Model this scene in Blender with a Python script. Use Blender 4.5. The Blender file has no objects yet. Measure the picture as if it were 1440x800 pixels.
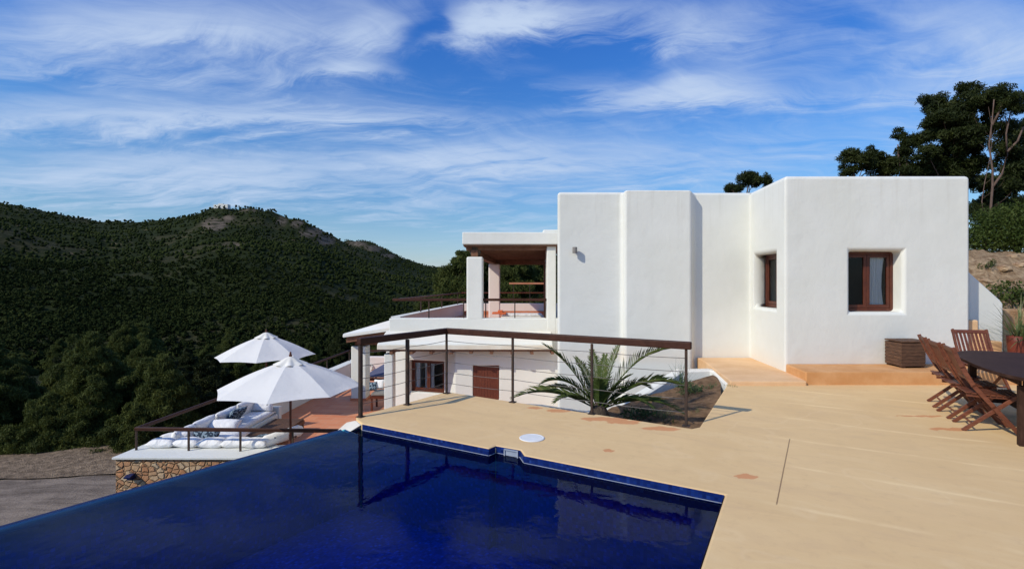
import bpy, bmesh, math, random
import numpy as np
from mathutils import Vector, Matrix, noise, geometry
random.seed(7); rng = np.random.default_rng(11)
sc = bpy.context.scene
R = math.radians
# ------------------------------------------------------------------ camera
cam_d = bpy.data.cameras.new('camera'); cam = bpy.data.objects.new('camera', cam_d)
sc.collection.objects.link(cam); sc.camera = cam
cam_d.sensor_width = 36; cam_d.lens = 36*700/1440
cam_d.clip_start = .05; cam_d.clip_end = 9000
cam.location = (0, 0, 1.7); cam.rotation_euler = (R(90), 0, 0)
cam_d.shift_y = -4/1440
# ------------------------------------------------------------------ light
SUN_AZ = Vector((-1.10, -.79)).normalized(); SUN_EL = R(36.5)
to_sun = Vector((SUN_AZ.x*math.cos(SUN_EL), SUN_AZ.y*math.cos(SUN_EL), math.sin(SUN_EL)))
sd = bpy.data.lights.new('sun', 'SUN'); sd.energy = 3.55; sd.angle = R(.55); sd.color = (1, .92, .76)
sun = bpy.data.objects.new('sun', sd); sc.collection.objects.link(sun)
sun.rotation_euler = to_sun.to_track_quat('Z', 'Y').to_euler()
SKY_STR = .1
w = bpy.data.worlds.new('World'); sc.world = w; w.use_nodes = True
sc.view_settings.view_transform = 'Standard'; sc.view_settings.look = 'None'
sc.view_settings.exposure = 0; sc.view_settings.gamma = 1
sc.render.resolution_x = 1024; sc.render.resolution_y = 568
sc.render.engine = 'CYCLES'
sc.cycles.max_bounces = 7; sc.cycles.diffuse_bounces = 3; sc.cycles.transparent_max_bounces = 10

class G:
    """tiny node graph helper"""
    def __init__(s, nt): s.nt = nt; s.N = nt.nodes; s.L = nt.links
    def n(s, t, **kw):
        nd = s.N.new(t)
        for k, v in kw.items():
            if k in ('ins',): continue
            setattr(nd, k, v)
        for k, v in kw.get('ins', {}).items(): s.set(nd.inputs[k], v)
        return nd
    def set(s, i, v):
        if isinstance(v, bpy.types.NodeSocket): s.L.new(v, i)
        elif isinstance(v, bpy.types.Node): s.L.new(v.outputs[0], i)
        else:
            if hasattr(i.default_value, '__len__') and not isinstance(v, (tuple, list)): v = [v]*len(i.default_value)
            if hasattr(i.default_value, '__len__') and len(i.default_value) == 4 and len(v) == 3: v = (*v, 1)
            i.default_value = v
    def m(s, op, a, b=None, c=None, clamp=False):
        nd = s.N.new('ShaderNodeMath'); nd.operation = op; nd.use_clamp = clamp
        s.set(nd.inputs[0], a)
        if b is not None: s.set(nd.inputs[1], b)
        if c is not None: s.set(nd.inputs[2], c)
        return nd.outputs[0]
    def mix(s, f, a, b, bt='MIX'):
        nd = s.N.new('ShaderNodeMix'); nd.data_type = 'RGBA'; nd.blend_type = bt
        s.set(nd.inputs['Factor'], f); s.set(nd.inputs[6], a); s.set(nd.inputs[7], b)
        return nd.outputs[2]
    def ramp(s, f, stops):
        nd = s.N.new('ShaderNodeValToRGB'); s.set(nd.inputs[0], f)
        e = nd.color_ramp.elements
        while len(e) < len(stops): e.new(.5)
        for i, (p, c) in enumerate(stops):
            e[i].position = p; e[i].color = (c, c, c, 1) if not hasattr(c, '__len__') else (*c, 1)
        return nd.outputs[0]
    def sstep(s, x, a, b):
        nd = s.N.new('ShaderNodeMapRange'); nd.interpolation_type = 'SMOOTHSTEP'
        s.set(nd.inputs[0], x); nd.inputs[1].default_value = a; nd.inputs[2].default_value = b
        return nd.outputs[0]
    def noise(s, v, scale, det=4, rough=.55, dist=0):
        return s.n('ShaderNodeTexNoise', ins={'Vector': v, 'Scale': scale, 'Detail': det, 'Roughness': rough, 'Distortion': dist}).outputs['Fac']
    def scale(s, v, sx, sy, sz, rz=0):
        return s.n('ShaderNodeMapping', ins={'Vector': v, 'Scale': (sx, sy, sz), 'Rotation': (0, 0, rz)}).outputs[0]
    def xyz(s, v):
        o = s.n('ShaderNodeSeparateXYZ', ins={0: v}).outputs; return o[0], o[1], o[2]
    def gauss(s, x, y, cx, cy, sx, sy):
        a = s.m('MULTIPLY', s.m('SUBTRACT', x, cx), 1/sx); b = s.m('MULTIPLY', s.m('SUBTRACT', y, cy), 1/sy)
        q = s.m('ADD', s.m('MULTIPLY', a, a), s.m('MULTIPLY', b, b))
        return s.m('EXPONENT', s.m('MULTIPLY', q, -1))

# ------------------------------------------------------------------ sky with cirrus
def build_world():
    g = G(w.node_tree); g.N.clear()
    sky = g.n('ShaderNodeTexSky', sky_type='NISHITA', sun_disc=False)
    sky.sun_elevation = SUN_EL; sky.sun_rotation = math.atan2(SUN_AZ.x, SUN_AZ.y)
    sky.air_density = 1.0; sky.dust_density = .6; sky.ozone_density = 3.0; sky.altitude = 200
    tc = g.n('ShaderNodeTexCoord').outputs['Generated']
    x, y, z = g.xyz(tc)
    # deep polarised blue
    hsv = g.n('ShaderNodeHueSaturation', ins={'Saturation': 1.15, 'Value': 1.0, 'Color': sky.outputs[0]})
    zc = g.m('MAXIMUM', z, 0)
    dark = g.ramp(zc, [(0, (.98, .98, 1.08)), (.12, (.74, 1.0, 1.16)), (.26, (.78, 1.16, 1.50)), (.5, (.42, 1.0, 1.80))])
    blue = g.mix(1.0, hsv.outputs[0], dark, 'MULTIPLY')
    # cloud layer on a flat high sheet
    zz = g.m('ADD', zc, .10)
    px = g.m('DIVIDE', x, zz); py = g.m('DIVIDE', y, zz)
    P = g.n('ShaderNodeCombineXYZ', ins={0: px, 1: py, 2: 0}).outputs[0]
    def rot(v, deg): return g.n('ShaderNodeMapping', ins={'Vector': v, 'Rotation': (0, 0, R(deg))}).outputs[0]
    def warp(v, sc_, amt, det=3):
        c_ = g.n('ShaderNodeTexNoise', ins={'Vector': v, 'Scale': sc_, 'Detail': det}).outputs['Color']
        c_ = g.n('ShaderNodeVectorMath', operation='SUBTRACT', ins={0: c_, 1: (.5, .5, .5)}).outputs[0]
        return g.n('ShaderNodeVectorMath', operation='MULTIPLY_ADD', ins={0: c_, 1: (amt, amt, 0), 2: v}).outputs[0]
    wv = warp(warp(P, .5, 1.3), 2.2, .35)
    big = g.noise(g.scale(rot(wv, 8), .55, 1.1, 1), 1.3, 4, .55)
    fib = g.noise(g.scale(rot(wv, 14), .55, 1.9, 1), 2.3, 9, .68, .3)
    fin = g.noise(g.scale(rot(warp(P, 1.3, .7), -24), .6, 2.4, 1), 3.4, 8, .68, .3)
    # where the big banks lie, by direction (a = sideways tangent, b = elevation tangent)
    yy = g.m('MAXIMUM', y, .05); a = g.m('DIVIDE', x, yy); b = g.m('DIVIDE', z, yy)
    a2 = g.m('ADD', a, g.m('MULTIPLY', g.m('SUBTRACT', big, .5), .5))
    b2 = g.m('ADD', b, g.m('MULTIPLY', g.m('SUBTRACT', fib, .5), .16))
    steer = None
    for (cx, cy, sx, sy, k) in CLOUDS:
        t = g.m('MULTIPLY', g.gauss(a2, b2, (cx-720)/700, (396-cy)/700, sx/700, sy/700), k)
        steer = t if steer is None else g.m('ADD', steer, t)
    d = g.m('ADD', g.m('MULTIPLY', big, .50), g.m('MULTIPLY', fib, .62))
    d = g.m('ADD', d, g.m('MULTIPLY', fin, .30))
    d = g.m('ADD', d, steer)
    cov = g.sstep(d, .55, 1.24)
    low = g.m('MULTIPLY', g.sstep(z, .26, .0), .24)          # pale veil near the horizon
    cov = g.m('MAXIMUM', g.m('MULTIPLY', cov, .96), g.m('MULTIPLY', low, g.m('ADD', fib, .55)))
    col = g.mix(cov, blue, (5.6, 6.8, 8.8))
    bg = g.n('ShaderNodeBackground', ins={'Color': col, 'Strength': SKY_STR})
    out = g.n('ShaderNodeOutputWorld'); g.L.new(bg.outputs[0], out.inputs[0])
CLOUDS = [(200, 45, 300, 50, .34), (490, 60, 55, 50, .24), (500, 108, 90, 14, .24), (100, 165, 250, 24, .26), (480, 163, 180, 15, .24),
          (240, 250, 420, 45, .27), (700, 22, 100, 22, .36), (640, 45, 35, 22, .20), (960, 40, 90, 22, .22), (870, 12, 200, 16, .14), (1010, 125, 70, 30, .26), (880, 135, 130, 14, .14),
          (1380, 60, 200, 60, .28), (1250, 135, 180, 18, .16), (820, 225, 220, 28, .20), (640, 215, 120, 20, .12), (1180, 200, 150, 18, .10),
          (40, 118, 130, 12, -.12), (575, 30, 26, 40, -.22), (600, 100, 60, 25, -.22), (830, 75, 120, 26, -.26), (700, 140, 120, 18, -.10), (1180, 60, 80, 45, -.10), (260, 205, 300, 10, -.10), (700, 300, 160, 40, .04), (230, 72, 60, 8, -.10)]
build_world()

# ------------------------------------------------------------------ object helpers
C = sc.collection
def tag(o, label=None, cat=None, group=None, kind=None):
    if label: o['label'] = label
    if cat: o['category'] = cat
    if group: o['group'] = group
    if kind: o['kind'] = kind
    return o
def empty(name, loc, label, cat, group=None, rz=0):
    o = bpy.data.objects.new(name, None); C.objects.link(o); o.location = loc; o.rotation_euler = (0, 0, rz)
    o.empty_display_size = .2
    return tag(o, label, cat, group)
def obj(name, bm, mat, parent=None, smooth=False, loc=None, world=True):
    """bm: a bmesh in WORLD coordinates (or local if world=False)"""
    me = bpy.data.meshes.new(name)
    if isinstance(bm, bpy.types.Mesh): me = bm
    else:
        bm.normal_update(); bm.to_mesh(me); bm.free()
    if smooth: me.shade_smooth() if hasattr(me, 'shade_smooth') else None
    if mat and not me.materials:
        for m_ in (mat if isinstance(mat, (list, tuple)) else [mat]): me.materials.append(m_)
    o = bpy.data.objects.new(name, me); C.objects.link(o)
    if parent:
        o.parent = parent
        if world:
            m = Matrix.Identity(4); p = parent
            while p: m = Matrix.LocRotScale(p.location, p.rotation_euler, p.scale) @ m; p = p.parent
            me.transform(m.inverted())
    elif loc is not None:
        me.transform(Matrix.Translation(-Vector(loc))); o.location = loc
    return o
def B(): return bmesh.new()
def box(bm, c, s, rz=0, rx=0, ry=0):
    M = Matrix.Translation(c) @ Matrix.Rotation(rz, 4, 'Z') @ Matrix.Rotation(ry, 4, 'Y') @ Matrix.Rotation(rx, 4, 'X') @ Matrix.Diagonal((*s, 1))
    return bmesh.ops.create_cube(bm, size=1, matrix=M)['verts']
def boxb(bm, x0, x1, y0, y1, z0, z1): return box(bm, ((x0+x1)/2, (y0+y1)/2, (z0+z1)/2), (x1-x0, y1-y0, z1-z0))
def bar(bm, p, q, w_, h_, roll_up=Vector((0, 0, 1))):
    """rectangular bar from p to q, h_ along up"""
    p = Vector(p); q = Vector(q); d = q-p; L = d.length; d.normalize()
    up = roll_up - d*roll_up.dot(d); up.normalize(); s = d.cross(up)
    M = Matrix((( *s, ), (*d,), (*up,))).transposed().to_4x4(); M.translation = (p+q)/2
    return bmesh.ops.create_cube(bm, size=1, matrix=M @ Matrix.Diagonal((w_, L, h_, 1)))['verts']
def tube(bm, pts, rads, seg=8, cap=True):
    pts = [Vector(p) for p in pts]
    if not hasattr(rads, '__len__'): rads = [rads]*len(pts)
    rings = []; ref = Vector((0, 0, 1))
    for i, p in enumerate(pts):
        d = (pts[min(i+1, len(pts)-1)] - pts[max(i-1, 0)]).normalized()
        if abs(d.dot(ref)) > .95: r_ = Vector((1, 0, 0))
        else: r_ = ref
        a = d.cross(r_).normalized(); b = d.cross(a)
        rings.append([bm.verts.new(p + (a*math.cos(2*math.pi*k/seg) + b*math.sin(2*math.pi*k/seg))*rads[i]) for k in range(seg)])
    for i in range(len(rings)-1):
        for k in range(seg):
            bm.faces.new((rings[i][k], rings[i][(k+1) % seg], rings[i+1][(k+1) % seg], rings[i+1][k]))
    if cap and seg > 2:
        bm.faces.new(rings[0][::-1]); bm.faces.new(rings[-1])
def prism(bm, pts, z0, z1):
    """extrude a simple CCW polygon; z0,z1 floats or per-vertex lists"""
    n = len(pts)
    Z0 = z0 if hasattr(z0, '__len__') else [z0]*n; Z1 = z1 if hasattr(z1, '__len__') else [z1]*n
    lo = [bm.verts.new((p[0], p[1], Z0[i])) for i, p in enumerate(pts)]
    hi = [bm.verts.new((p[0], p[1], Z1[i])) for i, p in enumerate(pts)]
    for i in range(n): bm.faces.new((lo[i], lo[(i+1) % n], hi[(i+1) % n], hi[i]))
    tris = geometry.tessellate_polygon([[Vector((p[0], p[1], 0)) for p in pts]])
    for t in tris:
        a, b, c = t
        f = bm.faces.new((hi[a], hi[b], hi[c])); f.normal_update()
        if f.normal.z < 0: f.normal_flip()
        f = bm.faces.new((lo[a], lo[b], lo[c])); f.normal_update()
        if f.normal.z > 0: f.normal_flip()
    bmesh.ops.recalc_face_normals(bm, faces=bm.faces)
def lathe(bm, prof, c=(0, 0, 0), seg=20):
    rings = [[bm.verts.new((c[0]+r*math.cos(2*math.pi*k/seg), c[1]+r*math.sin(2*math.pi*k/seg), c[2]+z)) for k in range(seg)] for r, z in prof]
    for i in range(len(rings)-1):
        for k in range(seg): bm.faces.new((rings[i][k], rings[i][(k+1) % seg], rings[i+1][(k+1) % seg], rings[i+1][k]))
    if prof[0][0] > 1e-4: bm.faces.new(rings[0][::-1])
    if prof[-1][0] > 1e-4: bm.faces.new(rings[-1])
def bevel(o, w_, seg=2, ang=30):
    b = o.modifiers.new('bevel', 'BEVEL'); b.width = w_; b.segments = seg; b.limit_method = 'ANGLE'; b.angle_limit = R(ang)
    return o
def dup(root, loc, rz, label, parent=None):
    r = root.copy(); C.objects.link(r); r.location = loc; r.rotation_euler = (0, 0, rz)
    if label: r['label'] = label
    for ch in list(root.children):
        c = ch.copy(); C.objects.link(c); c.parent = r
        for g_ in list(ch.children):
            d = g_.copy(); C.objects.link(d); d.parent = c
    return r

# ------------------------------------------------------------------ materials
def mat(name, f):
    m = bpy.data.materials.new(name); m.use_nodes = True
    g = G(m.node_tree); g.N.clear()
    bs = g.n('ShaderNodeBsdfPrincipled'); out = g.n('ShaderNodeOutputMaterial'); g.L.new(bs.outputs[0], out.inputs[0])
    tc = g.n('ShaderNodeTexCoord').outputs['Object']; pos = g.n('ShaderNodeNewGeometry').outputs['Position']
    bs.inputs['Roughness'].default_value = .85
    if 'Specular IOR Level' in bs.inputs: bs.inputs['Specular IOR Level'].default_value = .3
    f(g, bs, tc, pos, out)
    return m
def bump(g, bs, h, strength=.3, dist=.01):
    b = g.n('ShaderNodeBump', ins={'Height': h, 'Strength': strength, 'Distance': dist}); g.L.new(b.outputs[0], bs.inputs['Normal'])
def varied(name, c1, c2, scale=3, rough=.8, bs_=.2, bd=.01, stretch=(1, 1, 1), bscale=None):
    def f(g, bs, tc, pos, out):
        v = g.scale(tc, *stretch)
        n = g.noise(v, scale, 6, .6)
        g.set(bs.inputs['Base Color'], g.mix(g.sstep(n, .3, .7), c1, c2)); bs.inputs['Roughness'].default_value = rough
        bump(g, bs, g.noise(v, bscale or scale*4, 6, .65), bs_, bd)
    return mat(name, f)
def plaster_f(g, bs, tc, pos, out):
    n1 = g.noise(pos, .7, 5, .6); n2 = g.noise(g.scale(pos, 2.5, 2.5, .35), 1.2, 5, .6)
    c = g.mix(g.sstep(n1, .3, .7), (.685, .69, .63), (.725, .73, .68))
    c = g.mix(g.m('MULTIPLY', g.sstep(n2, .55, .8), .35), c, (.66, .66, .60))
    x, y, z = g.xyz(pos)
    sk = g.noise(g.scale(pos, 5, 5, .22), 1.6, 5, .65)
    c = g.mix(g.m('MULTIPLY', g.m('MULTIPLY', g.sstep(sk, .50, .72), g.sstep(z, 2.2, 3.6)), .30), c, (.52, .50, .43))
    foot = g.m('MULTIPLY', g.sstep(g.m('ADD', z, g.m('MULTIPLY', n1, .5)), .72, .28), g.sstep(z, -.1, .1))
    c = g.mix(g.m('MULTIPLY', foot, .35), c, (.72, .58, .44))        # dust splashed up from the floor
    g.set(bs.inputs['Base Color'], c); bs.inputs['Roughness'].default_value = .92
    h = g.m('ADD', g.m('MULTIPLY', g.noise(pos, 2.2, 4, .5), 1.0), g.m('MULTIPLY', g.noise(pos, 14, 5, .6), .22))
    bump(g, bs, h, .5, .03)
M_plaster = mat('white_plaster', plaster_f)
def pink_f(g, bs, tc, pos, out):
    n1 = g.noise(pos, 1.2, 5, .6)
    g.set(bs.inputs['Base Color'], g.mix(n1, (.74, .63, .56), (.80, .73, .68))); bump(g, bs, g.noise(pos, 6, 5, .6), .4, .02)
M_pink = mat('pale_pink_plaster', pink_f)
M_cream = varied('cream_edge', (.74, .70, .60), (.66, .60, .48), 2, .9)
def wood(name, c1, c2, rough=.5, sc_=(1, 1, 1), spec=.4):
    def f(g, bs, tc, pos, out):
        n = g.noise(g.scale(tc, *sc_), 9, 8, .65, .6); n2 = g.noise(tc, 2.3, 4)
        c = g.mix(g.sstep(n, .3, .72), c1, c2); c = g.mix(g.m('MULTIPLY', g.sstep(n2, .4, .75), .4), c, tuple(v*.55 for v in c1))
        g.set(bs.inputs['Base Color'], c); bs.inputs['Roughness'].default_value = rough; bs.inputs['Specular IOR Level'].default_value = spec
        bump(g, bs, n, .25, .004)
    return mat(name, f)
M_rail = wood('painted_brown_rail', (.040, .014, .008), (.064, .024, .014), .55, (1, 1, 1), .2)
M_rust = varied('rusted_post', (.028, .020, .016), (.060, .033, .022), 12, .7)
M_mahog = wood('mahogany_frame', (.075, .017, .008), (.125, .032, .014), .4)
M_teak = wood('oiled_teak', (.105, .027, .012), (.185, .060, .028), .5, (1, 1, 5))
M_tabletop = wood('dark_tabletop', (.035, .017, .012), (.065, .034, .024), .6, (4, 1, 1), .08)
M_oldwood = wood('weathered_beam', (.14, .062, .034), (.22, .105, .058), .8)
M_darkwood = wood('dark_capital', (.05, .035, .025), (.11, .085, .06), .9)
M_shutter = wood('red_brown_shutter', (.11, .026, .014), (.16, .045, .022), .55, (6, 6, 1))
M_coffee = wood('brown_low_table', (.08, .038, .018), (.15, .075, .040), .7, (6, 1, 1))
M_crate = wood('old_crate_wood', (.05, .025, .014), (.15, .075, .040), .75, (1, 1, 9))
M_steel = varied('cable_steel', (.10, .09, .085), (.16, .15, .14), 5, .45)
M_vent = varied('cream_canvas', (.72, .69, .60), (.80, .77, .70), 5)
M_canvas = mat('white_canvas', lambda g, bs, tc, pos, out: (g.set(bs.inputs['Base Color'], g.mix(g.noise(tc, 1.5, 4), (.80, .80, .79), (.86, .86, .86))), bump(g, bs, g.noise(tc, 5, 4, .6), .35, .02)))
def trans_cloth(name, col, tr=.3):
    def f(g, bs, tc, pos, out):
        g.set(bs.inputs['Base Color'], g.mix(g.noise(tc, 1.2, 3), tuple(v*.96 for v in col), col))
        bump(g, bs, g.noise(g.scale(tc, 1, 1, .4), 3.5, 4, .55), .5, .03)
        t = g.n('ShaderNodeBsdfTranslucent', ins={'Color': col})
        mx = g.n('ShaderNodeMixShader', ins={0: tr}); g.L.new(bs.outputs[0], mx.inputs[1]); g.L.new(t.outputs[0], mx.inputs[2]); g.L.new(mx.outputs[0], out.inputs[0])
    return mat(name, f)
M_parasol = trans_cloth('parasol_canvas', (.88, .865, .81), .20)
M_curtain = trans_cloth('curtain_cloth', (.90, .89, .87), .12)
def cush_f(g, bs, tc, pos, out):
    n = g.noise(tc, 3, 5, .6); g.set(bs.inputs['Base Color'], g.mix(n, (.76, .75, .72), (.84, .835, .82))); bump(g, bs, g.noise(tc, 4.5, 4, .55, 1.2), .7, .05)
M_cushion = mat('off_white_cushion', cush_f)
def pat_f(g, bs, tc, pos, out):
    v = g.n('ShaderNodeTexVoronoi', ins={'Vector': tc, 'Scale': 24}); v.feature = 'SMOOTH_F1'
    n = g.noise(tc, 10, 3)
    g.set(bs.inputs['Base Color'], g.mix(g.sstep(g.m('ADD', v.outputs['Distance'], g.m('MULTIPLY', n, .4)), .62, .7), (.018, .035, .06), (.22, .29, .34)))
M_pattern = mat('navy_floral_cloth', pat_f)
M_bluecloth = varied('slate_blue_cloth', (.09, .10, .17), (.12, .13, .21), 3, .9)
def deck_f(g, bs, tc, pos, out):
    x, y, z = g.xyz(pos)
    t = g.m('SUBTRACT', g.m('MULTIPLY', x, .869), g.m('MULTIPLY', y, .495))
    v = g.m('ADD', g.m('MULTIPLY', x, .495), g.m('MULTIPLY', y, .869))
    UV = g.n('ShaderNodeCombineXYZ', ins={0: t, 1: v, 2: 0}).outputs[0]
    n1 = g.noise(UV, .55, 5, .6, .4); n2 = g.noise(g.scale(UV, .7, 2.2, 1), 1.5, 7, .66, .8); n3 = g.noise(UV, 9, 6, .7)
    c = g.mix(g.sstep(n1, .35, .68), (.76, .565, .315), (.82, .625, .36))
    c = g.mix(g.m('MULTIPLY', g.sstep(n2, .45, .75), .62), c, (.69, .51, .31))
    c = g.mix(g.m('MULTIPLY', g.sstep(n2, .50, .25), .40), c, (.84, .68, .43))
    c = g.mix(g.m('MULTIPLY', g.sstep(n3, .5, .8), .42), c, (.60, .43, .26))
    # pale trowel / pour bands running along the pool
    vw = g.m('ADD', v, g.m('MULTIPLY', g.m('SUBTRACT', g.noise(UV, .8, 3), .5), .22))
    ph = g.m('ABSOLUTE', g.m('SUBTRACT', g.m('FRACT', g.m('MULTIPLY', g.m('SUBTRACT', vw, 4.31-.46), 1/.925)), .5))
    band = g.m('MULTIPLY', g.sstep(ph, .055, .0), g.sstep(g.noise(UV, 1.7, 4), .35, .6))
    band = g.m('MULTIPLY', band, g.sstep(t, -.4, .2))
    c = g.mix(g.m('MULTIPLY', band, .8), c, (.92, .74, .45))
    ring = g.noise(g.scale(UV, 1, 1, 1), 1.1, 2, .4, .3)
    rg = g.sstep(g.m('ABSOLUTE', g.m('SUBTRACT', g.m('ADD', ring, g.m('MULTIPLY', n3, .05)), .62)), .02, .0)
    c = g.mix(g.m('MULTIPLY', rg, .18), c, (.88, .72, .48))          # dried puddle edges
    # saw-cut joint
    crack = g.m('MULTIPLY', g.sstep(g.m('ABSOLUTE', g.m('ADD', g.m('ADD', t, g.m('ADD', .055, g.m('MULTIPLY', g.m('SUBTRACT', 6.14, v), .0386))), g.m('MULTIPLY', g.m('SUBTRACT', n3, .5), .006))), .007, .003),
                g.m('MULTIPLY', g.sstep(v, 4.28, 4.33), g.sstep(v, 6.2, 6.15)))
    c = g.mix(g.m('MULTIPLY', crack, .8), c, (.20, .12, .07))
    # worn patches where the pink base shows, and rust marks
    wob = g.m('SUBTRACT', g.noise(pos, 5, 5, .6), .5); xx = g.m('ADD', x, g.m('MULTIPLY', wob, .35)); yy = g.m('ADD', y, g.m('MULTIPLY', wob, .22))
    st = None
    for (cx, cy, sx, sy) in ((.33, 6.72, .13, .05), (.60, 6.56, .17, .075), (1.13, 6.16, .30, .10), (1.36, 6.02, .20, .08), (1.72, 5.76, .22, .085), (.98, 5.02, .05, .05), (5.15, 6.3, .30, .04), (5.05, 5.75, .22, .06), (4.2, 3.9, .05, .03), (2.05, 4.35, .1, .05)):
        q = g.gauss(xx, yy, cx, cy, sx, sy); st = q if st is None else g.m('MAXIMUM', st, q)
    c = g.mix(g.m('MULTIPLY', g.sstep(st, .30, .42), .85), c, (.66, .30, .14))
    spk = g.sstep(g.noise(UV, 3.1, 8, .8), .63, .72)
    c = g.mix(g.m('MULTIPLY', spk, .45), c, (.62, .38, .20))
    g.set(bs.inputs['Base Color'], g.mix(1, c, (.94, .86, .735), 'MULTIPLY')); bs.inputs['Roughness'].default_value = .72
    bump(g, bs, g.m('ADD', g.m('MULTIPLY', n2, .6), g.m('MULTIPLY', n3, .15)), .3, .02)
M_deck = mat('beige_screed', deck_f)
M_ochre = varied('ochre_step', (.66, .40, .20), (.76, .50, .28), 1.6, .85, .3, .01)
M_ochre_face = varied('ochre_riser', (.56, .27, .10), (.66, .36, .16), 3, .85, .3, .01)
M_wallbase = varied('rendered_wall', (.62, .56, .44), (.70, .65, .54), 2, .9)
def terra_f(g, bs, tc, pos, out):
    br = g.n('ShaderNodeTexBrick', ins={'Vector': g.scale(pos, 1, 1, 1, R(8)), 'Color1': (.60, .20, .085), 'Color2': (.70, .29, .14), 'Mortar': (.60, .33, .20), 'Scale': 1.0, 'Mortar Size': .012, 'Brick Width': .6, 'Row Height': .3, 'Bias': 0.0})
    n = g.noise(pos, 1.3, 5)
    g.set(bs.inputs['Base Color'], g.mix(g.m('MULTIPLY', n, .35), br.outputs[0], (.58, .26, .14))); bs.inputs['Roughness'].default_value = .7
    bump(g, bs, br.outputs['Fac'], -.3, .01)
M_terra = mat('terracotta_tiles', terra_f)
M_terraedge = varied('terracotta_coping', (.50, .17, .08), (.60, .24, .13), 4, .8)
def tile_f(g, bs, tc, pos, out):
    x, y, z = g.xyz(pos)
    t = g.m('SUBTRACT', g.m('MULTIPLY', x, .869), g.m('MULTIPLY', y, .495)); v = g.m('ADD', g.m('MULTIPLY', x, .495), g.m('MULTIPLY', y, .869))
    S = 1/.030
    cells = g.n('ShaderNodeCombineXYZ', ins={0: g.m('MULTIPLY', t, S), 1: g.m('MULTIPLY', v, S), 2: g.m('MULTIPLY', g.m('ADD', z, .002), S)}).outputs[0]
    fl = g.n('ShaderNodeVectorMath', operation='FLOOR', ins={0: cells}).outputs[0]
    wn = g.n('ShaderNodeTexWhiteNoise', ins={0: fl}); wn.noise_dimensions = '3D'
    nrm = g.n('ShaderNodeNewGeometry').outputs['Normal']
    fx, fy, fz = g.xyz(g.n('ShaderNodeVectorMath', operation='FRACTION', ins={0: cells}).outputs[0])
    nx, ny, nz = g.xyz(nrm)
    def line(f): return g.sstep(g.m('ABSOLUTE', g.m('SUBTRACT', f, .5)), .43, .46)
    hor = g.m('ABSOLUTE', nz)
    nt = g.m('ABSOLUTE', g.m('SUBTRACT', g.m('MULTIPLY', nx, .869), g.m('MULTIPLY', ny, .495)))
    isT = g.m('GREATER_THAN', nt, .7); isZ = g.m('GREATER_THAN', hor, .7)
    lt = g.m('MULTIPLY', line(fx), g.m('SUBTRACT', 1, isT)); lv = g.m('MULTIPLY', line(fy), g.m('MAXIMUM', isT, isZ)); lz = g.m('MULTIPLY', line(fz), g.m('SUBTRACT', 1, isZ))
    gr = g.m('MAXIMUM', g.m('MAXIMUM', lt, lv), lz)
    c = g.ramp(wn.outputs[0], [(0, (.002, .014, .13)), (.5, (.003, .022, .18)), (.9, (.005, .034, .24)), (1, (.012, .06, .32))])
    c = g.mix(g.m('MULTIPLY', gr, .7), c, (.008, .03, .13))
    below = g.sstep(z, -.10, -.30)
    c = g.mix(below, g.mix(1, c, (1.3, .75, .62), 'MULTIPLY'), g.mix(1, c, (.2, 1.7, 2.25), 'MULTIPLY'))
    g.set(bs.inputs['Base Color'], c); bs.inputs['Roughness'].default_value = .35; bs.inputs['Specular IOR Level'].default_value = .15
M_tile = mat('blue_glass_mosaic', tile_f)
M_navytile = varied('navy_mosaic', (.003, .008, .05), (.006, .016, .08), 30, .5)
M_grout = varied('pale_grout', (.26, .30, .36), (.34, .37, .42), 8)
def water_f(g, bs, tc, pos, out):
    n = g.noise(g.scale(pos, 1.2, 1, 1, R(30)), 3.0, 4, .5, .4); n2 = g.noise(pos, 11, 3, .5)
    h = g.m('ADD', n, g.m('MULTIPLY', n2, .10))
    b = g.n('ShaderNodeBump', ins={'Height': h, 'Strength': .25, 'Distance': .011}).outputs[0]
    fr = g.n('ShaderNodeFresnel', ins={'IOR': 1.33, 'Normal': b})
    gl = g.n('ShaderNodeBsdfGlossy', ins={'Roughness': .01, 'Normal': b, 'Color': (.32, .41, .56)})
    tr = g.n('ShaderNodeBsdfTransparent', ins={'Color': (.12, .78, .97)})
    mx = g.n('ShaderNodeMixShader', ins={0: fr.outputs[0]}); g.L.new(tr.outputs[0], mx.inputs[1]); g.L.new(gl.outputs[0], mx.inputs[2]); g.L.new(mx.outputs[0], out.inputs[0])
M_water = mat('pool_water', water_f)
def stone_f(g, bs, tc, pos, out):
    wv = g.n('ShaderNodeTexNoise', ins={'Vector': pos, 'Scale': 4, 'Detail': 3}).outputs['Color']
    v = g.n('ShaderNodeVectorMath', operation='MULTIPLY_ADD', ins={0: wv, 1: (.10, .10, .10), 2: pos}).outputs[0]
    v = g.scale(v, 1, 1, 1.25)
    e = g.n('ShaderNodeTexVoronoi', ins={'Vector': v, 'Scale': 7.6, 'Randomness': .95}); e.feature = 'DISTANCE_TO_EDGE'
    c1 = g.n('ShaderNodeTexVoronoi', ins={'Vector': v, 'Scale': 7.6, 'Randomness': .95})
    r_ = g.xyz(c1.outputs['Color'])
    col = g.ramp(r_[0], [(0, (.36, .155, .065)), (.35, (.46, .24, .12)), (.65, (.50, .34, .19)), (1, (.55, .46, .31))])
    col = g.mix(g.m('MULTIPLY', g.noise(pos, 14, 6, .7), .6), col, (.42, .24, .13))
    m = g.sstep(e.outputs[0], .012, .06)
    g.set(bs.inputs['Base Color'], g.mix(m, (.29, .18, .10), col)); bs.inputs['Roughness'].default_value = .95
    bump(g, bs, g.m('ADD', g.sstep(e.outputs[0], 0, .16), g.m('MULTIPLY', g.noise(pos, 20, 5), .3)), .9, .05)
M_stone = mat('rubble_stone', stone_f)
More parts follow.
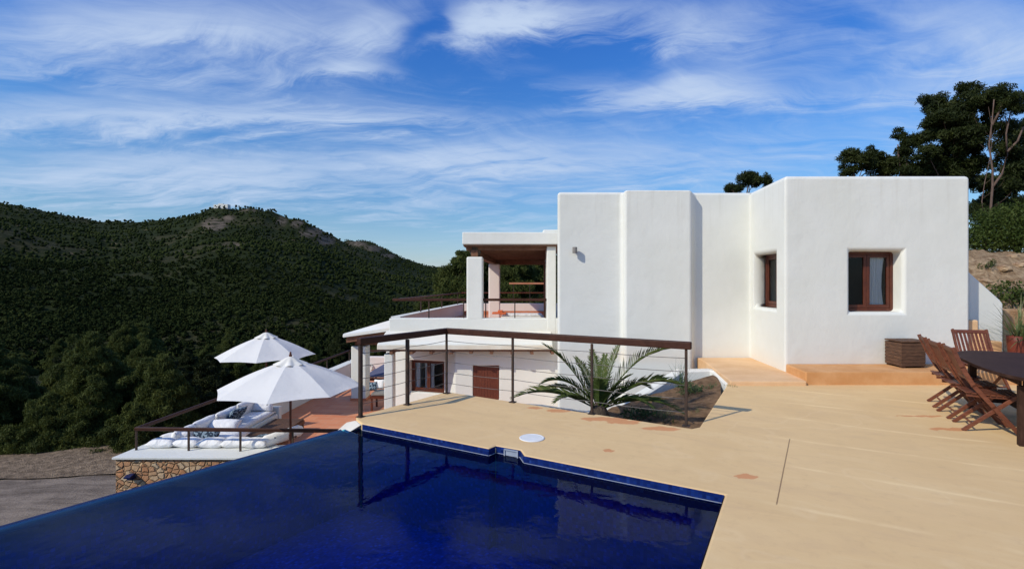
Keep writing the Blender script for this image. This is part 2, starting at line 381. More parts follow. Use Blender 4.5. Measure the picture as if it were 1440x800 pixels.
def glass_f(g, bs, tc, pos, out):
    bs.inputs['Base Color'].default_value = (.02, .022, .025, 1)
    fr = g.n('ShaderNodeFresnel', ins={'IOR': 1.5}); gl = g.n('ShaderNodeBsdfGlossy', ins={'Roughness': .02, 'Color': (.5, .53, .55)})
    tr = g.n('ShaderNodeBsdfTransparent', ins={'Color': (.94, .96, .95)})
    mx = g.n('ShaderNodeMixShader', ins={0: fr.outputs[0]}); g.L.new(tr.outputs[0], mx.inputs[1]); g.L.new(gl.outputs[0], mx.inputs[2]); g.L.new(mx.outputs[0], out.inputs[0])
M_glass = mat('window_glass', glass_f)
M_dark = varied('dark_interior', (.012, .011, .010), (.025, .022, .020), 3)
def leafm(name, cols, rough=.6, tr=.12):
    def f(g, bs, tc, pos, out):
        ri = g.n('ShaderNodeNewGeometry').outputs['Random Per Island']
        n = g.noise(pos, .9, 3)
        k = g.m('ADD', g.m('MULTIPLY', ri, .5), g.m('MULTIPLY', g.sstep(n, .35, .65), .5))
        c = g.ramp(k, [(i/(len(cols)-1), q) for i, q in enumerate(cols)])
        g.set(bs.inputs['Base Color'], c); bs.inputs['Roughness'].default_value = rough
        bs.inputs['Specular IOR Level'].default_value = .15
        t = g.n('ShaderNodeBsdfTranslucent', ins={'Color': c}); mx = g.n('ShaderNodeMixShader', ins={0: tr})
        g.L.new(bs.outputs[0], mx.inputs[1]); g.L.new(t.outputs[0], mx.inputs[2]); g.L.new(mx.outputs[0], out.inputs[0])
    return mat(name, f)
M_pine = leafm('pine_needles', [(.020, .034, .008), (.032, .054, .012), (.052, .078, .018)])
M_pinedark = leafm('dark_pine_needles', [(.014, .021, .006), (.024, .034, .008), (.046, .056, .013)])
M_pinenear = leafm('soft_pine_needles', [(.038, .050, .012), (.070, .088, .020), (.12, .135, .032)], .7, .28)
M_bush = leafm('bush_leaves', [(.024, .040, .008), (.044, .068, .012), (.078, .10, .022)])
M_palm = leafm('palm_leaflets', [(.042, .068, .016), (.072, .105, .026), (.16, .165, .06)], .55, .15)
M_yucca = leafm('yucca_blades', [(.07, .11, .04), (.13, .17, .07), (.26, .25, .12)], .5, .15)
M_herb = leafm('herb_leaves', [(.03, .06, .02), (.055, .10, .04), (.09, .14, .06)])
M_bark = varied('pine_bark', (.085, .055, .042), (.17, .115, .09), 6, .95, .8, .04, (1, 1, .3))
M_barkdark = varied('dark_bark', (.045, .033, .024), (.10, .075, .055), 6, .95, .8, .04)
M_soil = varied('dry_soil', (.10, .058, .030), (.22, .135, .075), 9, .95, .8, .04)
def terr_f(g, bs, tc, pos, out):
    x, y, z = g.xyz(pos)
    n = g.noise(pos, .012, 6, .62); n2 = g.noise(pos, .09, 6, .65); n3 = g.noise(pos, 1.4, 6, .7)
    dirt = g.mix(g.sstep(n3, .3, .7), (.15, .105, .060), (.26, .19, .12))
    green = g.mix(g.sstep(n2, .35, .7), (.014, .020, .007), (.026, .034, .012))
    c = g.mix(g.sstep(n2, .56, .66), green, g.mix(g.sstep(n, .55, .65), green, dirt))
    near = g.sstep(y, 45, 24)
    c = g.mix(g.m('MULTIPLY', near, .85), c, g.mix(g.sstep(n3, .4, .6), (.030, .034, .014), (.085, .068, .036)))
    cl = g.n('ShaderNodeAttribute', attribute_name='clear').outputs['Fac']
    c = g.mix(g.m('MULTIPLY', cl, .20), c, g.mix(g.sstep(n2, .4, .6), (.035, .034, .018), (.13, .095, .06)))
    # bare rock
    at = g.n('ShaderNodeAttribute', attribute_name='rock').outputs['Fac']
    rn = g.noise(g.scale(pos, 1, 1, 2.5), .06, 8, .72); rn2 = g.noise(pos, 5.5, 10, .80)
    rk = g.mix(g.sstep(rn, .35, .65), (.05, .042, .03), (.15, .12, .09))
    c = g.mix(g.m('MULTIPLY', at, g.sstep(rn, .36, .50)), c, rk)
    bk = g.n('ShaderNodeAttribute', attribute_name='bank').outputs['Fac']
    bc = g.mix(g.sstep(rn2, .38, .62), (.30, .185, .10), (.66, .48, .29))
    c = g.mix(bk, c, bc)
    g.set(bs.inputs['Base Color'], c); bs.inputs['Roughness'].default_value = 1; bs.inputs['Specular IOR Level'].default_value = .05
    h = g.m('ADD', g.m('MULTIPLY', rn, 3), g.m('MULTIPLY', rn2, .9))
    bump(g, bs, h, .8, .35)
M_terrain = mat('wooded_hillside', terr_f)
def road_f(g, bs, tc, pos, out):
    n = g.noise(pos, 1.1, 6, .65); n2 = g.noise(pos, 14, 6, .75); x, y, z = g.xyz(pos)
    tr_ = g.noise(g.scale(pos, .12, 1.6, 1), 1.4, 5, .65)
    c = g.mix(g.sstep(g.m('ADD', g.m('MULTIPLY', n, .4), g.m('MULTIPLY', tr_, .6)), .38, .62), (.12, .092, .07), (.27, .215, .165))
    c = g.mix(g.m('MULTIPLY', g.sstep(n2, .5, .75), .6), c, (.40, .34, .28)); c = g.mix(g.m('MULTIPLY', g.sstep(n2, .45, .3), .5), c, (.10, .08, .06))
    g.set(bs.inputs['Base Color'], c); bs.inputs['Roughness'].default_value = 1; bump(g, bs, n2, .8, .05)
M_road = mat('gravel', road_f)
M_verge = varied('stony_verge', (.14, .10, .065), (.34, .25, .165), 5, 1, .9, .12)
M_white = varied('white_plastic', (.72, .73, .70), (.80, .80, .78), 8, .5)
M_pot = varied('glazed_terracotta_pot', (.11, .022, .014), (.16, .036, .022), 4, .5)
M_navy = varied('navy_lamp', (.01, .015, .06), (.02, .03, .10), 4, .4)
M_grey = varied('grey_metal', (.16, .15, .13), (.24, .22, .2), 8, .5)

# ------------------------------------------------------------------ terrain
SKY1 = [(-2600, 300), (-900, 262), (-300, 258), (0, 284), (90, 303), (150, 311), (200, 311), (250, 306), (285, 298), (300, 295), (330, 294), (352, 292), (368, 296), (385, 302), (410, 308), (432, 314), (448, 322), (464, 333), (490, 346), (540, 362), (600, 384), (680, 398), (900, 404), (4500, 404)]
SKY2 = [(-3000, 330), (400, 352), (470, 343), (487, 340), (512, 339), (525, 342), (545, 352), (570, 364), (600, 373), (622, 377), (648, 377), (700, 380), (1200, 386), (4500, 386)]
def interp(T, x):
    for i in range(len(T)-1):
        if T[i][0] <= x <= T[i+1][0]:
            t = (x-T[i][0])/(T[i+1][0]-T[i][0]); return T[i][1]*(1-t)+T[i+1][1]*t
    return T[0][1] if x < T[0][0] else T[-1][1]
def ss(a, b, x):
    t = min(1, max(0, (x-a)/(b-a))); return t*t*(3-2*t)
def fbm(x, y, s, o=4, seed=0): return noise.fractal(Vector((x*s, y*s, seed*7.3)), 1.0, 2.0, o)
def height(x, y):
    u = x/max(y, 1)*700+720
    yp1 = 900; yp2 = 1700
    if y < 24: v = -4.7
    elif y < 170: v = -4.7 - 26*ss(24, 150, y)
    else: v = -30.7
    a1 = (interp(SKY1, u)); pk1 = 1.7+(396-a1)/700*yp1
    a2 = (interp(SKY2, u)); pk2 = 1.7+(396-a2)/700*yp2
    z = v
    if y > 170:
        t = (y-170)/(yp1-170)
        if t <= 1: z1 = v+(pk1-v)*t**1.15
        else: z1 = pk1-(t-1)*160
        t2 = (y-600)/(yp2-600)
        z2 = -40 if t2 < 0 else (-40+(pk2+40)*t2**1.1 if t2 <= 1 else pk2-(t2-1)*200)
        sp = fbm(x, y, .0045, 4, 1)*34*min(1, max(0, t))*max(0, 1-max(0, t))*2.2
        z = max(z1+sp, z2)
        z += fbm(x, y, .03, 4, 3)*3.2*ss(.6, 1, t if t < 1 else 1)
        if 270 < u < 560: z += abs(fbm(x, y, .018, 5, 6))*11*ss(.75, 1, t if t < 1 else 1)*ss(270, 300, u)*ss(560, 520, u)
    elif y > 30: z += fbm(x, y, .02, 3, 2)*2.0*ss(30, 80, y)
    else: z += fbm(x, y, .3, 3, 5)*.12
    # hill behind / right of the house
    if y < 120:
        hz = -.35 + 3.0*ss(10.8, 16.2, y) + (y-16.2)*.045*(1 if y > 16.2 else 0)
        hz += ss(11.2, 12.5, y)*ss(22, 14, y)*(fbm(x, y, .9, 5, 4)*.20+fbm(x, y, 3.2, 5, 4)*.13)
        m = max(ss(8.6, 9.4, x), ss(17, 21, y)*ss(.0, 8, x)) * ss(110, 50, y)
        z = z*(1-m)+min(hz, 5)*m
    return z
ROCKS = [(302, 316, 20, 9), (322, 308, 10, 5), (396, 311, 9, 6), (440, 327, 20, 7), (458, 338, 14, 7), (352, 296, 14, 3), (330, 345, 20, 3), (418, 314, 10, 4)]
ROCKS2 = [(500, 343, 16, 4), (525, 350, 14, 5), (545, 360, 12, 4)]
def rockw(u, yy, Y):
    m = 0
    for (cx, cy, sx, sy) in (ROCKS if Y < 970 else ROCKS2): m = max(m, math.exp(-((u-cx)/sx)**2-((yy-cy)/sy)**2))
    return ss(.25, .6, m)
def build_terrain():
    us = sorted(set([-4.6+.2*i for i in range(0, 17)] + [-1.4+i*.0085 for i in range(0, 330)] + [1.4+.16*i for i in range(0, 24)]))
    ys = [2.5*(3200/2.5)**(i/289) for i in range(290)]
    V = []; rock = []; bank = []; clear = []
    for y in ys:
        for u in us:
            x = u*y; z = height(x, y); V.append((x, y, z))
            px = u*700+720
            a = interp(SKY1, px); yy = 396-(z-1.7)/y*700
            r = 0
            if y > 300: r = rockw(px, yy, y)
            clear.append(ss(.36, .46, fbm(x, y, .012, 4, 9))*ss(90, 130, y) if y < 1000 else 0)
            rock.append(r)
            bank.append(ss(9, 9.5, x)*ss(11, 11.6, y)*ss(19, 16.4, y) if y < 30 else 0)
    n = len(us); F = [(j*n+i, j*n+i+1, (j+1)*n+i+1, (j+1)*n+i) for j in range(len(ys)-1) for i in range(n-1)]
    me = bpy.data.meshes.new('hills'); me.from_pydata(V, [], F)
    for nm, arr in (('rock', rock), ('bank', bank), ('clear', clear)):
        at = me.attributes.new(nm, 'FLOAT', 'POINT'); at.data.foreach_set('value', arr)
    me.materials.append(M_terrain); me.shade_smooth()
    o = bpy.data.objects.new('hills', me); C.objects.link(o); o['kind'] = 'structure'
build_terrain()
bm = B(); boxb(bm, -80, 60, -80, 2.6, -5.2, -4.7); o = obj('ground', bm, M_verge); o['kind'] = 'structure'
# gravel road left below the terrace
def ribbon(name, fn, mt, z):
    bm = B(); rows = []
    for i in range(41):
        s = i/40; (xa, ya), (xb, yb) = fn(s); row = []
        for k in range(9):
            t = k/8; x = xa+(xb-xa)*t; y = ya+(yb-ya)*t
            row.append(bm.verts.new((x, y, z+fbm(x, y, .7, 3, 8)*.06-.10*abs(t-.5)*2)))
        rows.append(row)
    for i in range(40):
        for k in range(8): bm.faces.new((rows[i][k], rows[i+1][k], rows[i+1][k+1], rows[i][k+1]))
    bmesh.ops.recalc_face_normals(bm, faces=bm.faces)
    o = obj(name, bm, mt, smooth=True); o['kind'] = 'structure'; return o
ribbon('road', lambda s: ((-26+s*24, 9.6+3.4*s+.3*math.sin(s*9)), (-26+s*24, 14.6+3.3*s)), M_road, -4.42)
ribbon('verge', lambda s: ((-30+s*28, 14.0+3.2*s), (-30+s*28, 16.9+3.4*s+.5*math.sin(s*13))), M_verge, -4.36)

# ------------------------------------------------------------------ foliage builders
def quads_mesh(name, P, S, W, mt, axis=None):
    """P (n,3) centres, S length, W width -> random oriented leaf quads"""
    n = len(P)
    d = rng.normal(size=(n, 3)) if axis is None else axis + rng.normal(size=(n, 3))*.45
    d /= np.linalg.norm(d, axis=1)[:, None]
    r2 = rng.normal(size=(n, 3)); s = np.cross(d, r2); s /= np.linalg.norm(s, axis=1)[:, None]
    S = (S*rng.uniform(.6, 1.3, n))[:, None]; W = (W*rng.uniform(.6, 1.3, n))[:, None]
    q = np.stack([P-d*S/2-s*W/2, P+d*S/2-s*W/2, P+d*S/2+s*W/2, P-d*S/2+s*W/2], 1).reshape(-1, 3)
    me = bpy.data.meshes.new(name)
    me.vertices.add(4*n); me.vertices.foreach_set('co', q.ravel())
    me.loops.add(4*n); me.loops.foreach_set('vertex_index', np.arange(4*n, dtype=np.int32))
    me.polygons.add(n); me.polygons.foreach_set('loop_start', np.arange(0, 4*n, 4, dtype=np.int32)); 
    try: me.polygons.foreach_set('loop_total', np.full(n, 4, dtype=np.int32))
    except Exception: pass
    me.update(calc_edges=True); me.validate(); me.materials.append(mt)
    return me
def clump_pts(clumps, per):
    out = []
    for (cx, cy, cz, rx, ry, rz) in clumps:
        n = int(per*(rx*ry*rz)**(2/3))+20
        v = rng.normal(size=(n, 3)); v /= np.linalg.norm(v, axis=1)[:, None]
        rr = rng.uniform(0, 1, n)**.38
        # ragged outline
        rr *= 1+.25*np.sin(v[:, 0]*5+cx*3)*np.sin(v[:, 1]*5+cy)*np.sin(v[:, 2]*6+cz)
        out.append(v*rr[:, None]*np.array([rx, ry, rz])+np.array([cx, cy, cz]))
    return np.concatenate(out)
def pine_parts(h, crown, seed, per=330, leaf=(.26, .09), trunk_r=.16, lean=(0, 0), mt=None, bark=None, tint=None, fork=False):
    """crown: list of coarse lobes (x,y,z,rx,ry,rz); each is broken into many small clumps on limbs"""
    rd = random.Random(seed); clumps = []; bmT = B()
    top = Vector((lean[0], lean[1], h*.9))
    def axis(t): return Vector((lean[0]*t+.045*h*math.sin(t*6+seed)*min(1, t*3), lean[1]*t+.02*h*math.cos(t*4+seed)*min(1, t*3), h*.9*t))
    tube(bmT, [axis(i/8) for i in range(9)], [trunk_r*(1.15-.95*i/8) for i in range(9)], 8)
    for (cx, cy, cz, rx, ry, rz) in crown:
        c = Vector((cx, cy, cz)); t0 = min(.95, max(.2, (cz-rz*1.3-.1*h)/(h*.9)*.9))
        a = axis(t0); b = c-Vector((0, 0, rz*.3))
        mid = (a+b)/2+Vector((rd.uniform(-.2, .2), rd.uniform(-.2, .2), -.15*(b-a).length*.5))
        tube(bmT, [a, mid, b], [trunk_r*.30, trunk_r*.20, trunk_r*.08], 6)
        k = max(7, int(30*(rx*ry*rz)**(1/3)))
        for i in range(k):
            v = Vector((rd.gauss(0, 1), rd.gauss(0, 1), rd.gauss(0, 1))).normalized()*rd.uniform(.35, 1.02)
            p = c+Vector((v.x*rx, v.y*ry, v.z*rz)); s = rd.uniform(.13, .34)*(rx*ry*rz)**(1/3)+.09
            clumps.append((p.x, p.y, p.z, s*1.1, s*1.1, s*.9))
            if i % 3 == 0: tube(bmT, [b, (b+p)/2+Vector((0, 0, -.1)), p], [trunk_r*.14, trunk_r*.09, trunk_r*.05], 4)
    P = clump_pts(clumps, per)
    return bmT, P
def make_tree(name, loc, label, h, crown, seed, group=None, mt=None, bark=None, cat='tree', axis=None, extra=(), **kw):
    t = empty(name, loc, label, cat, group)
    leaf = kw.pop('leaf', (.26, .09))
    bmT, P = pine_parts(h, crown, seed, **kw)
    for pp_, rr_ in extra: tube(bmT, pp_, rr_, 8)
    obj('trunk', bmT, bark or M_bark, t, smooth=True, world=False)
    me = quads_mesh('crown', P, leaf[0], leaf[1], mt or M_pine, axis); obj('crown', me, None, t, world=False)
    return t
def lobes_round(rd, h, w_, n, z0=.25):
    L = []
    for i in range(n):
        z = h*(z0+(1-z0)*(i+.5)/n); f = math.sin(math.pi*min(1, .25+.75*(1-(z/h-z0)/(1-z0))))**.7
        f = (1-((z/h-z0)/(1-z0))**1.8)*.9+.12
        a = rd.uniform(0, 6.28); r_ = w_*f*rd.uniform(.15, .6)
        s = w_*f*rd.uniform(.55, .8)+.2
        L.append((r_*math.cos(a), r_*math.sin(a), z, s, s, s*.75))
    return L
# --- near pines below the pool (left): four kinds, copied
rd = random.Random(3)
protos = []
PL = 'bushy green pine in the wood below the pool terrace'
for k, (h, w_, n) in enumerate(((7.5, 2.6, 13), (6.2, 2.3, 11), (8.6, 2.7, 15), (5.2, 2.4, 9))):
    cr = lobes_round(rd, h, w_, n, .12)
    protos.append(make_tree('pine_tree', (0, -300, 0), PL, h, cr, 20+k, 'pines in the wood below the pool terrace', mt=(M_pinenear, M_pinedark)[1 if k == 1 else 0], bark=M_barkdark, leaf=(.24, .040), per=1500, axis=np.array([0, 0, .55]), trunk_r=.15))
used = [False]*4
PH = (7.5, 6.2, 8.6, 5.2)
def place_top(k, u, Y, ytop, label=None):
    x = (u-720)/700*Y; zt = 1.7-(ytop-396)/700*Y; zb = height(x, Y)-.1; s = (zt-zb)/(PH[k]*1.08)
    if s < .5: s = .5; zb = zt-s*PH[k]*1.08
    if s > 1.3: s = 1.3; zb = zt-s*PH[k]*1.08
    return place_pine(k, x, Y, s, label, zb)
def place_pine(k, x, y, s, label=None, z=None):
    z = height(x, y)-.1 if z is None else z
    p = protos[k]; rz = rd.uniform(0, 6.28)
    if not used[k]: used[k] = True; o = p; o.location = (x, y, z); o.rotation_euler = (0, 0, rz)
    else: o = dup(p, (x, y, z), rz, None)
    o.scale = (s, s, s*rd.uniform(.92, 1.1))
    if label: o['label'] = label; o['group'] = 'big pines beside the gravel road'
    else: o['label'] = PL; o['group'] = 'pines in the wood below the pool terrace'
    return o
def px(u, Y): return (u-720)/700*Y
# big front row beside the road, tops at about photo y=450..520
place_top(2, 130, 20.5, 450, 'biggest bushy pine beside the gravel road, lighter green and round topped')
place_top(0, 15, 20.5, 505, 'dark pine at the left end of the gravel road')
place_top(1, 245, 20.5, 512, 'small dark pine just behind the left end of the lounge terrace')
place_top(0, 215, 25, 490, 'pine standing behind and right of the biggest round topped pine')
place_top(3, 70, 18.8, 545, 'low bushy pine at the road edge in front of the biggest pine')
place_top(1, 290, 24, 500, 'pine behind the lounge terrace rail, left of the parasols')
place_top(3, 185, 18.6, 555, 'low dark pine at the road edge nearest the stone wall')
for i in range(70):
    for _ in range(60):
        Y = 19+56*rd.random()**1.3; u = rd.uniform(-160, 700)
        if u > 250 and Y < 25: continue
        if u > 470 and Y < 42: continue
        break
    lim = 470 if Y < 30 else 455 if Y < 45 else 440
    place_top(rd.randrange(4), u, Y, rd.uniform(lim, lim+45)+(18 if 60 > u or u > 200 else 0))
# trees seen through the upper porch
for (u, Y, k, s, lb) in ((648, 33, 0, 1.0, 'pine rising just left of the upper porch'), (690, 36, 1, 1.15, 'dark pine seen between the two porch pillars'), (725, 34, 2, .82, 'dark pine filling the middle of the porch opening'), (758, 36, 3, 1.3, 'dark pine seen at the right of the porch opening'), (670, 40, 2, .8, 'far pine behind the near porch pillar')):
    o = place_pine(k, px(u, Y), Y, s, z=-3.2); o['label'] = lb; o['group'] = 'pines behind the upper porch'

# --- far wood: one mass of distant crowns
def far_wood():
    bmI = bmesh.new(); bmesh.ops.create_icosphere(bmI, subdivisions=1, radius=1)
    iv = np.array([v.co[:] for v in bmI.verts]); it = np.array([[v.index for v in f.verts] for f in bmI.faces]); bmI.free()
    V = []; F = []; off = 0; cnt = 0; LP = []; LS = []
    r2 = random.Random(5)
    while cnt < 62000:
        u = r2.uniform(-420, 800); Y = math.exp(r2.uniform(math.log(55), math.log(960))) if cnt % 7 else r2.uniform(1000, 1720)
        if cnt % 7 == 0: u = r2.uniform(380, 760)
        x = px(u, Y); 
        c = fbm(x, Y, .012, 4, 9)
        z = height(x, Y); yy = 396-(z-1.7)/Y*700; a = interp(SKY1 if Y < 970 else SKY2, u)
        if c > .38 and r2.random() < .55: continue
        if Y > 300 and r2.random() < .9*rockw(u, yy, Y): continue
        cnt += 1
        s = r2.uniform(.7, 1.75)*(1+.30*ss(120, 900, Y)); hh = s*r2.uniform(.8, 1.25)
        rs = np.random.default_rng(cnt)
        if Y < 420:
            m_ = 60 if Y < 110 else 30 if Y < 230 else 14
            dv = rs.normal(size=(m_, 3)); dv /= np.linalg.norm(dv, axis=1)[:, None]; dv[:, 2] = np.abs(dv[:, 2])*.9-.1
            lob_ = 1+.28*np.sin(dv[:, 0]*4+cnt)*np.sin(dv[:, 1]*4+cnt*.7)
            LP.append(dv*lob_[:, None]*np.array([s, s, hh])*.98+np.array([x, Y, z+hh*.55])); LS.append(np.full(m_, (.42 if Y < 230 else .55)*s**.5 if Y > 110 else .34*s**.5))
        for l in range(3 if Y < 130 else 2 if Y < 260 else 1):
            ox, oy, oz = (0, 0, 0) if l == 0 else (r2.uniform(-.7, .7)*s, r2.uniform(-.7, .7)*s, r2.uniform(-.2, .4)*hh)
            k = (1 if l == 0 else .65)*(.70 if Y < 420 else 1)
            jit = 1+rs.uniform(-.32, .28, (len(iv), 1))
            v = iv*jit*np.array([s, s, hh])*k + np.array([x+ox, Y+oy, z+hh*.55+oz])
            V.append(v); F.append(it+off); off += len(iv)
    LP = np.concatenate(LP); LS = np.concatenate(LS); m_ = len(LP)
    d1 = rng.normal(size=(m_, 3)); d1 /= np.linalg.norm(d1, axis=1)[:, None]; d2 = np.cross(d1, rng.normal(size=(m_, 3))); d2 /= np.linalg.norm(d2, axis=1)[:, None]
    tri = np.stack([LP-d1*LS[:, None], LP+d1*LS[:, None]*.6+d2*LS[:, None]*.7, LP+d1*LS[:, None]*.6-d2*LS[:, None]*.7], 1).reshape(-1, 3)
    V.append(tri); F.append(np.arange(3*m_).reshape(-1, 3)+off)
    V = np.concatenate(V); F = np.concatenate(F)
    me = bpy.data.meshes.new('far_wood'); n = len(F)
    me.vertices.add(len(V)); me.vertices.foreach_set('co', V.ravel())
    me.loops.add(3*n); me.loops.foreach_set('vertex_index', F.ravel().astype(np.int32))
    me.polygons.add(n); me.polygons.foreach_set('loop_start', np.arange(0, 3*n, 3, dtype=np.int32))
    me.update(calc_edges=True)
    def f(g, bs, tc, pos, out):
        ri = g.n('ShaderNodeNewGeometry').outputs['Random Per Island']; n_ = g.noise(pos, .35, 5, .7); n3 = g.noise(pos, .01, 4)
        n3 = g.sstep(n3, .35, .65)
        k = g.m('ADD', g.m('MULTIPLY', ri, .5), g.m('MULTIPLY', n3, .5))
        c = g.ramp(k, [(.1, (.013, .019, .006)), (.5, (.021, .030, .009)), (.9, (.037, .046, .014))])  # broad tone patches and darkened greens stand in for cloud shade on the slopes
        g.set(bs.inputs['Base Color'], c); bs.inputs['Roughness'].default_value = 1; bs.inputs['Specular IOR Level'].default_value = .02
        bump(g, bs, n_, 1, 1.2)
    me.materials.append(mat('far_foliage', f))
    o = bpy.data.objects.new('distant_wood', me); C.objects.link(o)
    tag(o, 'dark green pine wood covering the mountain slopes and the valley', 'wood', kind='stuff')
far_wood()
# white villa on the far ridge
def ridge_house(u, yy, Y, label, n=3):
    z = height(px(u, Y), Y); base = Vector((px(u, Y), Y, z))
    t = empty('hilltop_house', base, label, 'house')
    bm = B()
    for i in range(n):
        boxb(bm, base.x-12+i*8.1, base.x-4+i*8.1, base.y-4, base.y+5, z-3, z+(4.2, 6.0, 4.8)[i % 3])
    obj('wall', bm, M_plaster, t)
    for i in range(n): bm = B(); boxb(bm, base.x-10+i*8, base.x-8+i*8, base.y-4.15, base.y-3.95, z+1, z+3); obj('window', bm, M_dark, t)
ridge_house(312, 296, 860, 'small white flat-roofed house on the mountain ridge')

# ------------------------------------------------------------------ pool and deck
U = Vector((.869, -.495)); Vv = Vector((.495, .869))
A = (1.70, 3.98); Cc = (-1.79, 5.955)
N1, N2, N3, N4 = (-.235, 5.075), (-.165, 5.165), (.085, 5.035), (.12, 4.875)
WZ = -.08
inf0 = Vector((-1.82, 6.08)); infd = (Vector((-3.62, 3.52))-inf0)
infE = inf0+infd*3.1
Bx = Vector(A)-Vv*7.5
deck = [(-1.79, 5.955), N1, N2, N3, N4, A, tuple(Bx), (Bx.x+4, -6), (16, -6), (16, 10.75), (9.55, 10.75), (9.5, 9.2), (8.2, 9.2), (5.0, 9.2), (3.86, 9.2), (3.60, 8.3), (2.20, 5.84), (2.08, 5.77), (-.97, 7.68), (-1.03, 7.68), (-1.97, 6.29), (-1.93, 6.17)]
bm = B(); prism(bm, deck, -.35, 0)
o = obj('pool_deck', bm, M_deck); o['kind'] = 'structure'; bevel(o, .018, 2, 50)
# deck support wall
sup = [(-1.0, 7.60), (-1.90, 6.27), (-1.80, 6.0), (1.6, 4.1), (1.6, -5.8), (15.9, -5.8), (15.9, 10.6), (9.6, 10.6), (9.4, 9.3), (3.75, 9.3), (3.5, 8.3), (2.15, 5.95), (2.02, 5.88)]
sup = [(-1.0, 7.60), (-1.90, 6.27), (-1.80, 6.03), (2.02, 5.0), (6, -5.8), (15.9, -5.8), (15.9, 10.6), (9.6, 10.6), (9.4, 9.3), (3.95, 9.3), (3.66, 8.3), (2.28, 5.95), (2.04, 5.86)]
bm = B(); prism(bm, sup[::1], -4.9, -.352)
o = obj('terrace_retaining_wall', bm, M_wallbase); tag(o, 'cream rendered retaining wall under the edge of the pool deck', 'wall')
# small cream ramped block at the end of the infinity edge
bm = B()
prism(bm, [(-1.80, 5.975), (-1.93, 6.18), (-2.07, 6.22), (-2.16, 6.02), (-1.99, 5.88), (-1.83, 6.09)], -4.5, [-.010, -.012, -.05, -.13, -.12, -.06])
o = obj('edge_block', bm, M_cream); bevel(o, .02, 2); tag(o, 'small cream rendered wall end beside the far left corner of the pool', 'wall')

pool = empty('swimming_pool', (0, 3, 0), 'long rectangular infinity pool lined with dark blue glass mosaic', 'pool')
# shell: inside faces
ring = [Cc, N1, N2, N3, N4, A, tuple(Bx), tuple(infE), tuple(inf0)]
bm = B(); lo = []; hi = []
for p in ring[:]:
    q_ = Vector(p); q_ += (Vector((-2.2, 1.2))-q_).normalized()*.006; p_ = p; p = (q_.x, q_.y)
    lo.append(bm.verts.new((p[0], p[1], -1.02)))
    hi.append(bm.verts.new((p[0], p[1], -.003 if p_ not in (tuple(infE), tuple(inf0)) else WZ-.012)))
nR = len(ring)
for i in range(nR): bm.faces.new((lo[i], lo[(i+1) % nR], hi[(i+1) % nR], hi[i]))
for t in geometry.tessellate_polygon([[Vector((p[0], p[1], 0)) for p in ring]]): bm.faces.new([lo[i] for i in t])
for f in bm.faces: f.normal_update()
obj('basin', bm, M_tile, pool)
# grout line along the top of the tile and the waterline ledge
bm = B()
pts = [Cc, N1, N2, N3, N4, A, tuple(Vector(A)-Vv*6)]
for a, b in zip(pts[:-1], pts[1:]):
    d = (Vector(b)-Vector(a)).normalized(); nrm = Vector((d.y, -d.x))
    a3 = Vector((*(Vector(a)+nrm*.006), WZ+.010)); b3 = Vector((*(Vector(b)+nrm*.006), WZ+.010)); bar(bm, a3, b3, .012, .0035)
obj('waterline_grout', bm, M_grout, pool)
# skimmer
bm = B()
mid = (Vector(N2)*.35+Vector(N3)*.65); d = (Vector(N3)-Vector(N2)).normalized(); ang = math.atan2(d.y, d.x)
nin = Vector((-Vv.x, -Vv.y))
c3 = mid+nin*.012
for s in (-1, 1): box(bm, (*(c3+d*s*.075), WZ+.032), (.012, .02, .064), ang)
box(bm, (*c3, WZ+.064), (.16, .02, .012), ang); box(bm, (*(mid+nin*.006), WZ+.03), (.145, .008, .055), ang)
obj('skimmer', bm, M_grout, pool)
# infinity weir wall
dn = infd.normalized(); out_n = Vector((dn.y, -dn.x))
if out_n.x > 0: out_n = -out_n
wallp = [tuple(inf0+dn*.02), tuple(infE), tuple(infE+out_n*.20), tuple(inf0+dn*.02+out_n*.20)]
bm = B(); prism(bm, wallp, -4.9, WZ-.014); obj('weir_wall', bm, M_navytile, pool)
wr = [Cc, N1, N2, N3, N4, A, tuple(Bx), tuple(infE+out_n*.12), tuple(inf0+out_n*.12+dn*.05), tuple(inf0+out_n*.0)]
bm = B(); vs = [bm.verts.new((p[0], p[1], WZ)) for p in wr]
for t in geometry.tessellate_polygon([[Vector((p[0], p[1], 0)) for p in wr]]):
    f = bm.faces.new([vs[i] for i in t]); f.normal_update()
    if f.normal.z < 0: f.normal_flip()
o = obj('water', bm, M_water); o['kind'] = 'structure'
# skimmer lid on the deck
bm = B(); lathe(bm, [(.137, .0), (.137, .004), (.130, .008), (.118, .008), (.114, .006), (.10, .007), (.0001, .007)], (px(748, 5.41), 5.41, .002), 40)
o = obj('skimmer_lid', bm, M_white, smooth=False, loc=(px(748, 5.41), 5.41, 0)); tag(o, 'round white plastic skimmer lid set in the beige deck', 'lid')

